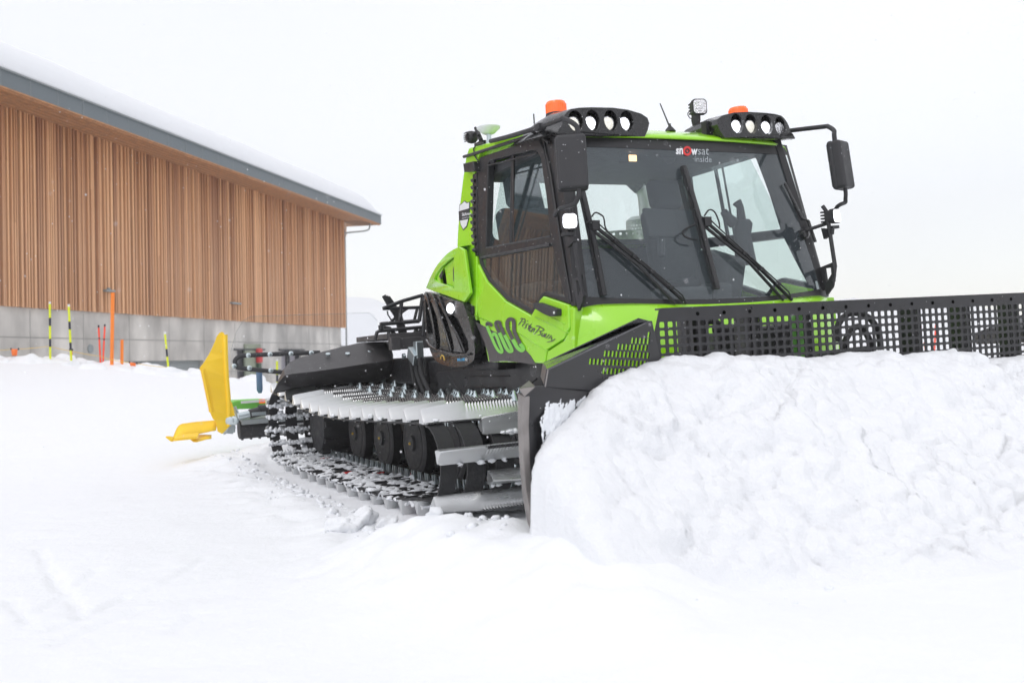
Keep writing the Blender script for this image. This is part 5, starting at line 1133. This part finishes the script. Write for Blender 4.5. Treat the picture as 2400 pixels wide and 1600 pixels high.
o = bpy.data.meshes.new('batten_cladding'); o.from_pydata(b.v, [], b.f); o.materials.append(WOOD); at_ = o.attributes.new('tone', 'FLOAT', 'POINT'); at_.data.foreach_set('value', np.array(tone, np.float32)); o.update()
clad = bpy.data.objects.new('batten_cladding', o); COL.objects.link(clad); clad.parent = bd
# concrete base with openings
gd = [onwall(p) for p in ((225, 843), (478, 841))]; w1 = [onwall(p) for p in ((556, 822), (612, 820))]; w2 = [onwall(p) for p in ((660, 821), (706, 820))]
def rectw(s1, z1, s0, z0): return [(s0, z0), (s1, z0), (s1, z1), (s0, z1)]
ops = [rectw(gd[0][0] + 0, .12, gd[1][0], -3.2), rectw(w1[0][0], .48, w1[1][0], -3.2), rectw(w2[0][0], .48, w2[1][0], -3.2)]
b = MB(); b.plate([(.35, G0z - .3), (LW, G0z - .3), (LW, WB + .0), (.35, WB + .0)], lambda s_, z, d: (s_, d, z), -.02, -.35, ops); b.box((.5, -7.5, -.9), (.15, 7.1, 2.4)); base = link('concrete_base', b, CONC, bd)
b = MB()
for z in (.78, -.3): b.box((LW / 2, -.018, z), (LW / 2 - .4, .004, .012))
for i in range(16): b.box((1.8 + 2.2 * i, -.018, -.8), (.008, .003, 2.3))
link('formwork_joint', b, mat('joint line', (.30, .29, .275), .9), base)
q = onwall((213, 817)); b = MB(); b.lathe((q[0], -.03, q[1]), (0, 1, 0), [(0, .13), (.03, .13), (.04, .11)], 24); link('vent_cover', b, GATE, base)
b = MB(); s0_, s1_ = gd[1][0], gd[0][0]
for i in range(28): b.box(((s0_ + s1_) / 2, -.2 + (.012 if i % 2 else 0), .06 - .11 * i), ((s1_ - s0_) / 2, .03, .053))
link('garage_door', b, GATE, bd)
for (p, q_) in ((w1[0], w1[1]), (w2[0], w2[1])):
    s0_, s1_ = q_[0], p[0]; b = MB(); b.box(((s0_ + s1_) / 2, -.3, -1.4), ((s1_ - s0_) / 2, .03, 1.85)); dr = link('entrance', b, mat('entrance pane', (.36, .34, .37), .3, var=.15, vscale=.6), bd)
    b = MB()
    for s_ in np.linspace(s0_, s1_, 3): b.box((s_, -.2, -1.4), (.05, .1, 1.9))
    b.box(((s0_ + s1_) / 2, -.02, .50), ((s1_ - s0_) / 2 + .25, .08, .03)); link('door_frame', b, DARK, dr)
q = onwall((592, 855)); b = MB(); b.box((q[0], .0, q[1] - .5), (.65, .04, 1.3)); link('notice_board', b, mat('olive board', (.27, .30, .22), .6, var=.2, vscale=.9), bd, bevel=.01)
q = onwall((601, 833)); b = MB(); b.box((q[0], .12, q[1]), (.17, .08, .28)); link('red_box', b, RED, bd, bevel=.06, seg=3)
b = MB(); b.box((q[0], .10, q[1] - .9), (.12, .05, .6)); link('box_post', b, mat('dark green post', (.05, .09, .05), .6), bd)
b = MB(); s_ = onwall((245, 682))[0]; z_ = onwall((245, 682))[1]; b.box((s_, .16, z_), (.22, .06, .03)); b.box((s_, .12, z_ + .05), (.05, .05, .04)); link('wall_lamp', b, GATE, bd, bevel=.01)
s_, z_ = onwall((543, 711)); b = MB(); b.box((s_, .16, z_), (.35, .06, .03)); link('wall_lamp', b, GATE, bd, bevel=.01)
# roof
OV, EN = 1.22, -1.98
b = MB(); b.box(((LW + EN) / 2, OV - .03, 6.86), ((LW - EN) / 2, .03, .215)); b.box((EN - .02, OV - 8.5, 6.86), (.03, 8.5, .2))
fas = link('roof_edge', b, FASC, bd)
b = MB(); x = EN + .55
while x < LW: b.box((x, OV + .003, 6.86), (.006, .004, .21)); x += 1.02
b.box(((LW + EN) / 2, OV + .01, 7.085), ((LW - EN) / 2, .05, .016)); link('sheet_seam', b, GATE, fas)
b = MB()
n_ = 12
for i in range(n_): yb = .06 + (OV - .1) * i / (n_ - 1); b.box(((LW + EN) / 2 + .02, yb, 6.645 + (.012 if i % 2 else 0)), ((LW - EN) / 2 - .06, (OV - .1) / (n_ - 1) / 2 * .9, .02))
b.box(((LW + EN) / 2, OV - .075, 6.63), ((LW - EN) / 2 - .03, .022, .03)); b.box((EN / 2, -7.5, 6.645), (-EN / 2 - .05, 8.5, .02)); link('soffit', b, SOFF, bd)
rows = []
for i in range(220):
    x = EN - .1 + (LW - EN + .1) * i / 219; e_ = sst(np.array((x - EN + .1) / 3.0)); T = .72 * float(e_) ** .6 + .05 + .05 * (vnoise(np.array([x * .5]), np.array([3.]))[0] - .5)
    ov = .03 + .07 * vnoise(np.array([x * .35]), np.array([7.]))[0]; g_ = .05 * vnoise(np.array([x * .9]), np.array([1.]))[0]
    rows.append([(x, OV - .3, 7.10), (x, OV + ov - .04, 7.105), (x, OV + ov + .01, 7.13 + g_), (x, OV + ov - .01, 7.1 + T * .45), (x, OV + ov - .10, 7.1 + T * .8), (x, OV + ov - .3, 7.1 + T * .97), (x, OV - 1.2, 7.1 + T + .04), (x, OV - 8, 7.1 + T + .5), (x, OV - 16, 7.1 + T * .5)])
b = MB(); b.grid(rows); link('roof_snow', b, SNOWR, fas, smooth=180)
b = MB(); s0_, z0_ = onwall((861, 522), OV - .2); P = [(EN + .85, OV - .25, 6.62), (EN + .88, OV - .25, 6.45), (EN + .95, OV - .3, 6.30), (EN + 1.2, OV - .5, 6.2), (-.05, .12, 6.05), (-.06, .10, 5.85), (-.06, .08, 1.0), (-.06, .06, .7), (.5, .04, .68)]
b.tube(smooth_path(P, 3), .04, 8); link('drain_pipe', b, GUT, bd, smooth=60)
b = MB(); b.box((-.28, -.3, 6.3), (.25, .3, .33)); link('rafter_end', b, mat('pale larch', (.60, .40, .28), .8), bd)
# ================================================================== STAKES, POLES, ROPE
def on_crest(px):                               # foot of a pole on the bank
    i = np.interp(px, [p[0] for p in crest_px], range(len(crest_px))); k = int(i); a_, c_ = cs[k], cs[min(k + 1, len(cs) - 1)]; return a_ + (c_ - a_) * (i - k)
def pole(name, base_px, top_px, depth, r, bands, label, group, square=False, sink=.5):
    P0 = CW + rayw(base_px) * depth; P1 = CW + rayw(top_px) * depth; P0, P1 = Vector(P0), Vector(P1); L_ = (P1 - P0).length; u = (P1 - P0).normalized(); b = MB(); mats = []
    acc = 0
    for m, l_ in bands:
        if m not in mats: mats.append(m)
        a_ = acc; c_ = min(acc + l_, L_ + sink); b.tube([Vector((0, 0, L_ - a_)), Vector((0, 0, L_ - c_))], r, 4 if square else 10, mats.index(m)); acc = c_
        if acc >= L_ + sink: break
    o = link(name, b, mats, smooth=40); o.location = P0; o.rotation_euler = u.to_track_quat('Z', 'Y').to_euler(); tag(o, label, 'pole' if name != 'snow_stake' else 'stake', group)
    return o
g1 = 'yellow and black snow stakes along the bank'
def bands_(first, n=9): return [(WHITE, .045), (SGREEN, first)] + [(SBLK, .155), (SGREEN, .25)] * n
c7 = crop(0, 650, 5.113)
pole('snow_stake', c7(602, 960), c7(597, 290), 19.3, .021, bands_(.27), 'upright yellow and black stake, leftmost on the snow bank', g1)
pole('snow_stake', c7(853, 980), c7(823, 322), 19.3, .021, bands_(.29), 'yellow and black stake with an orange flag wrapped round its foot', g1)
pole('snow_stake', c7(2018, 1090), c7(1975, 652), 20.0, .021, bands_(.30), 'leaning yellow and black stake in front of the garage door', g1)
pole('snow_stake', (650, 895), (649, 841), 22, .024, bands_(.30), 'short yellow stake just behind the black mudguard', g1)
g2 = 'orange poles on the snow bank'
pole('wooden_pole', c7(1340, 1030), c7(1352, 180), 19.6, .034, [(SORG, 9)], 'tall square orange pole, the highest on the bank', g2, True)
pole('wooden_pole', c7(1461, 1040), c7(1463, 745), 19.8, .030, [(SORG, 9)], 'short square orange pole right of the tall one', g2, True)
g3 = 'thin red poles with black tips'
pole('slalom_pole', c7(1203, 985), c7(1181, 572), 20, .0175, [(SBLK, .05), (SRED, .20), (SBLK, .03), (SRED, 9)], 'thin red pole leaning left beside the tall orange pole', g3)
pole('slalom_pole', c7(1238, 950), c7(1257, 560), 20, .0175, [(SBLK, .05), (SRED, .24), (SBLK, .03), (SRED, 9)], 'thin red pole leaning right, next to the tall orange pole', g3)
pole('slalom_pole', c8(1312, 900), c8(1314, 445), 24, .024, [(SBLK, .1), (SRED, 9)], 'thin red pole behind the blade screen, the left of the crossing pair', g3, sink=1)
pole('slalom_pole', c8(1440, 900), c8(1474, 432), 24, .024, [(SBLK, .1), (SRED, 9)], 'thin red pole behind the blade screen leaning right', g3, sink=1)
pole('slalom_pole', c8(1395, 900), c8(1355, 650), 24, .024, [(SORG, 9)], 'short orange pole between the two red poles behind the screen', g3, sink=1)
pole('slalom_pole', c8(425, 900), c8(410, 715), 24, .024, [(SRED, 9)], 'short red pole behind the screen at the hose loops', g3, sink=1)
def sag(p, q, n=14, s_=.02): return [p.lerp(q, i / n) - Vector((0, 0, s_ * 4 * (i / n) * (1 - i / n))) for i in range(n + 1)]
rp_ = [Vector(CW + rayw(c7(*q)) * 19.4) for q in ((-60, 868), (125, 860), (220, 857), (598, 822), (850, 880), (1215, 945), (1340, 985), (1550, 1018), (1640, 1030), (2010, 1078))]
b = MB()
pts = []
for i in range(len(rp_) - 1): pts += sag(rp_[i], rp_[i + 1], 8, .01)[:-1]
b.tube(pts + [rp_[-1]], .005, 5); tag(link('marker_rope', b, YPR), 'thin yellow rope strung between the stakes on the bank', 'rope')
def flag(pts, label, k):
    q = [Vector(CW + rayw(c7(*p)) * 19.35) for p in pts]; b = MB(); rows = []
    for j in range(5):
        t = j / 4; rows.append([q[0].lerp(q[3], t).lerp(q[1].lerp(q[2], t), u) + Vector((.02 * math.sin(u * 5 + t * 2), .02 * math.sin(u * 4), 0)) for u in np.linspace(0, 1, 7)])
    e = empty('rope_flag', loc=q[0]); tag(e, label, 'flag', 'orange flags hanging on the rope')
    b.v = []; b.f = []; b.m = []; b.grid([[p - q[0] for p in r] for r in rows]); link('flag_cloth', b, mat('flag orange %d' % k, (.95, .22, .05), .7), e, solid=.004, smooth=180)
    for a_ in (q[0], q[1]): b = MB(); b.lathe(a_ - q[0], (0, 0, 1), [(-.02, .014), (.02, .014)], 8); link('flag_clip', b, SBLK, e)
flag(((133, 857), (222, 857), (215, 935), (145, 940)), 'orange flag hanging free on the rope at the far left', 1)
flag(((838, 862), (868, 866), (878, 915), (842, 930)), 'orange flag wrapped at the foot of the second stake', 2)
flag(((1552, 1016), (1640, 1028), (1636, 1065), (1562, 1060)), 'orange flag half sunk in the snow right of the orange poles', 3)
# blue strap hanging behind the tiller
P_ = [W @ at(k7(*q), 'x', -7.3) for q in ((1190, 585), (1192, 700), (1196, 800), (1199, 842))]
o = [Vector(p) for p in P_]; b = MB(); b.tube([W.T @ np.array(p) for p in o], [.04, .04, .04, .022], 10); link('strap', b, BLUE, bpy.data.objects['tiller'], smooth=60)
# ================================================================== FALLING SNOW
b = MB()
FWD = W @ R.T @ np.array([0, 0, 1.])
for i in range(1500):
    dep = RNG.uniform(2.2, 9.5) if i < 900 else RNG.uniform(8, 20); p = CW + rayw((RNG.uniform(-100, 2500), RNG.uniform(-50, 1500))) * dep
    r = RNG.choice([.0016, .0022, .003, .004]) * (1 if dep > 4 else .55)
    o = [(r, 0, 0), (-r, 0, 0), (0, r, 0), (0, -r, 0), (0, 0, r * 1.3), (0, 0, -r * 1.3)]
    if p[2] < .1: continue
    b.add([p + np.array(q) for q in o], [(0, 2, 4), (2, 1, 4), (1, 3, 4), (3, 0, 4), (2, 0, 5), (1, 2, 5), (3, 1, 5), (0, 3, 5)])
tag(link('falling_snow', b, mat('snowflake', (.93, .93, .95), .8)), kind='stuff')

# ================================================================== THE SNOWY AIR
b = MB(); b.box((0, 0, 12), (262, 262, 38)); hz_ = bpy.data.materials.new('snowy air'); hz_.use_nodes = True; n = hz_.node_tree.nodes; n.remove(n['Principled BSDF'])
pv = n.new('ShaderNodeVolumePrincipled'); pv.inputs['Color'].default_value = (1, 1, 1, 1); pv.inputs['Density'].default_value = .0022; pv.inputs['Anisotropy'].default_value = .0
hz_.node_tree.links.new(pv.outputs[0], n['Material Output'].inputs['Volume'])
tag(link('haze', b, hz_), kind='stuff')
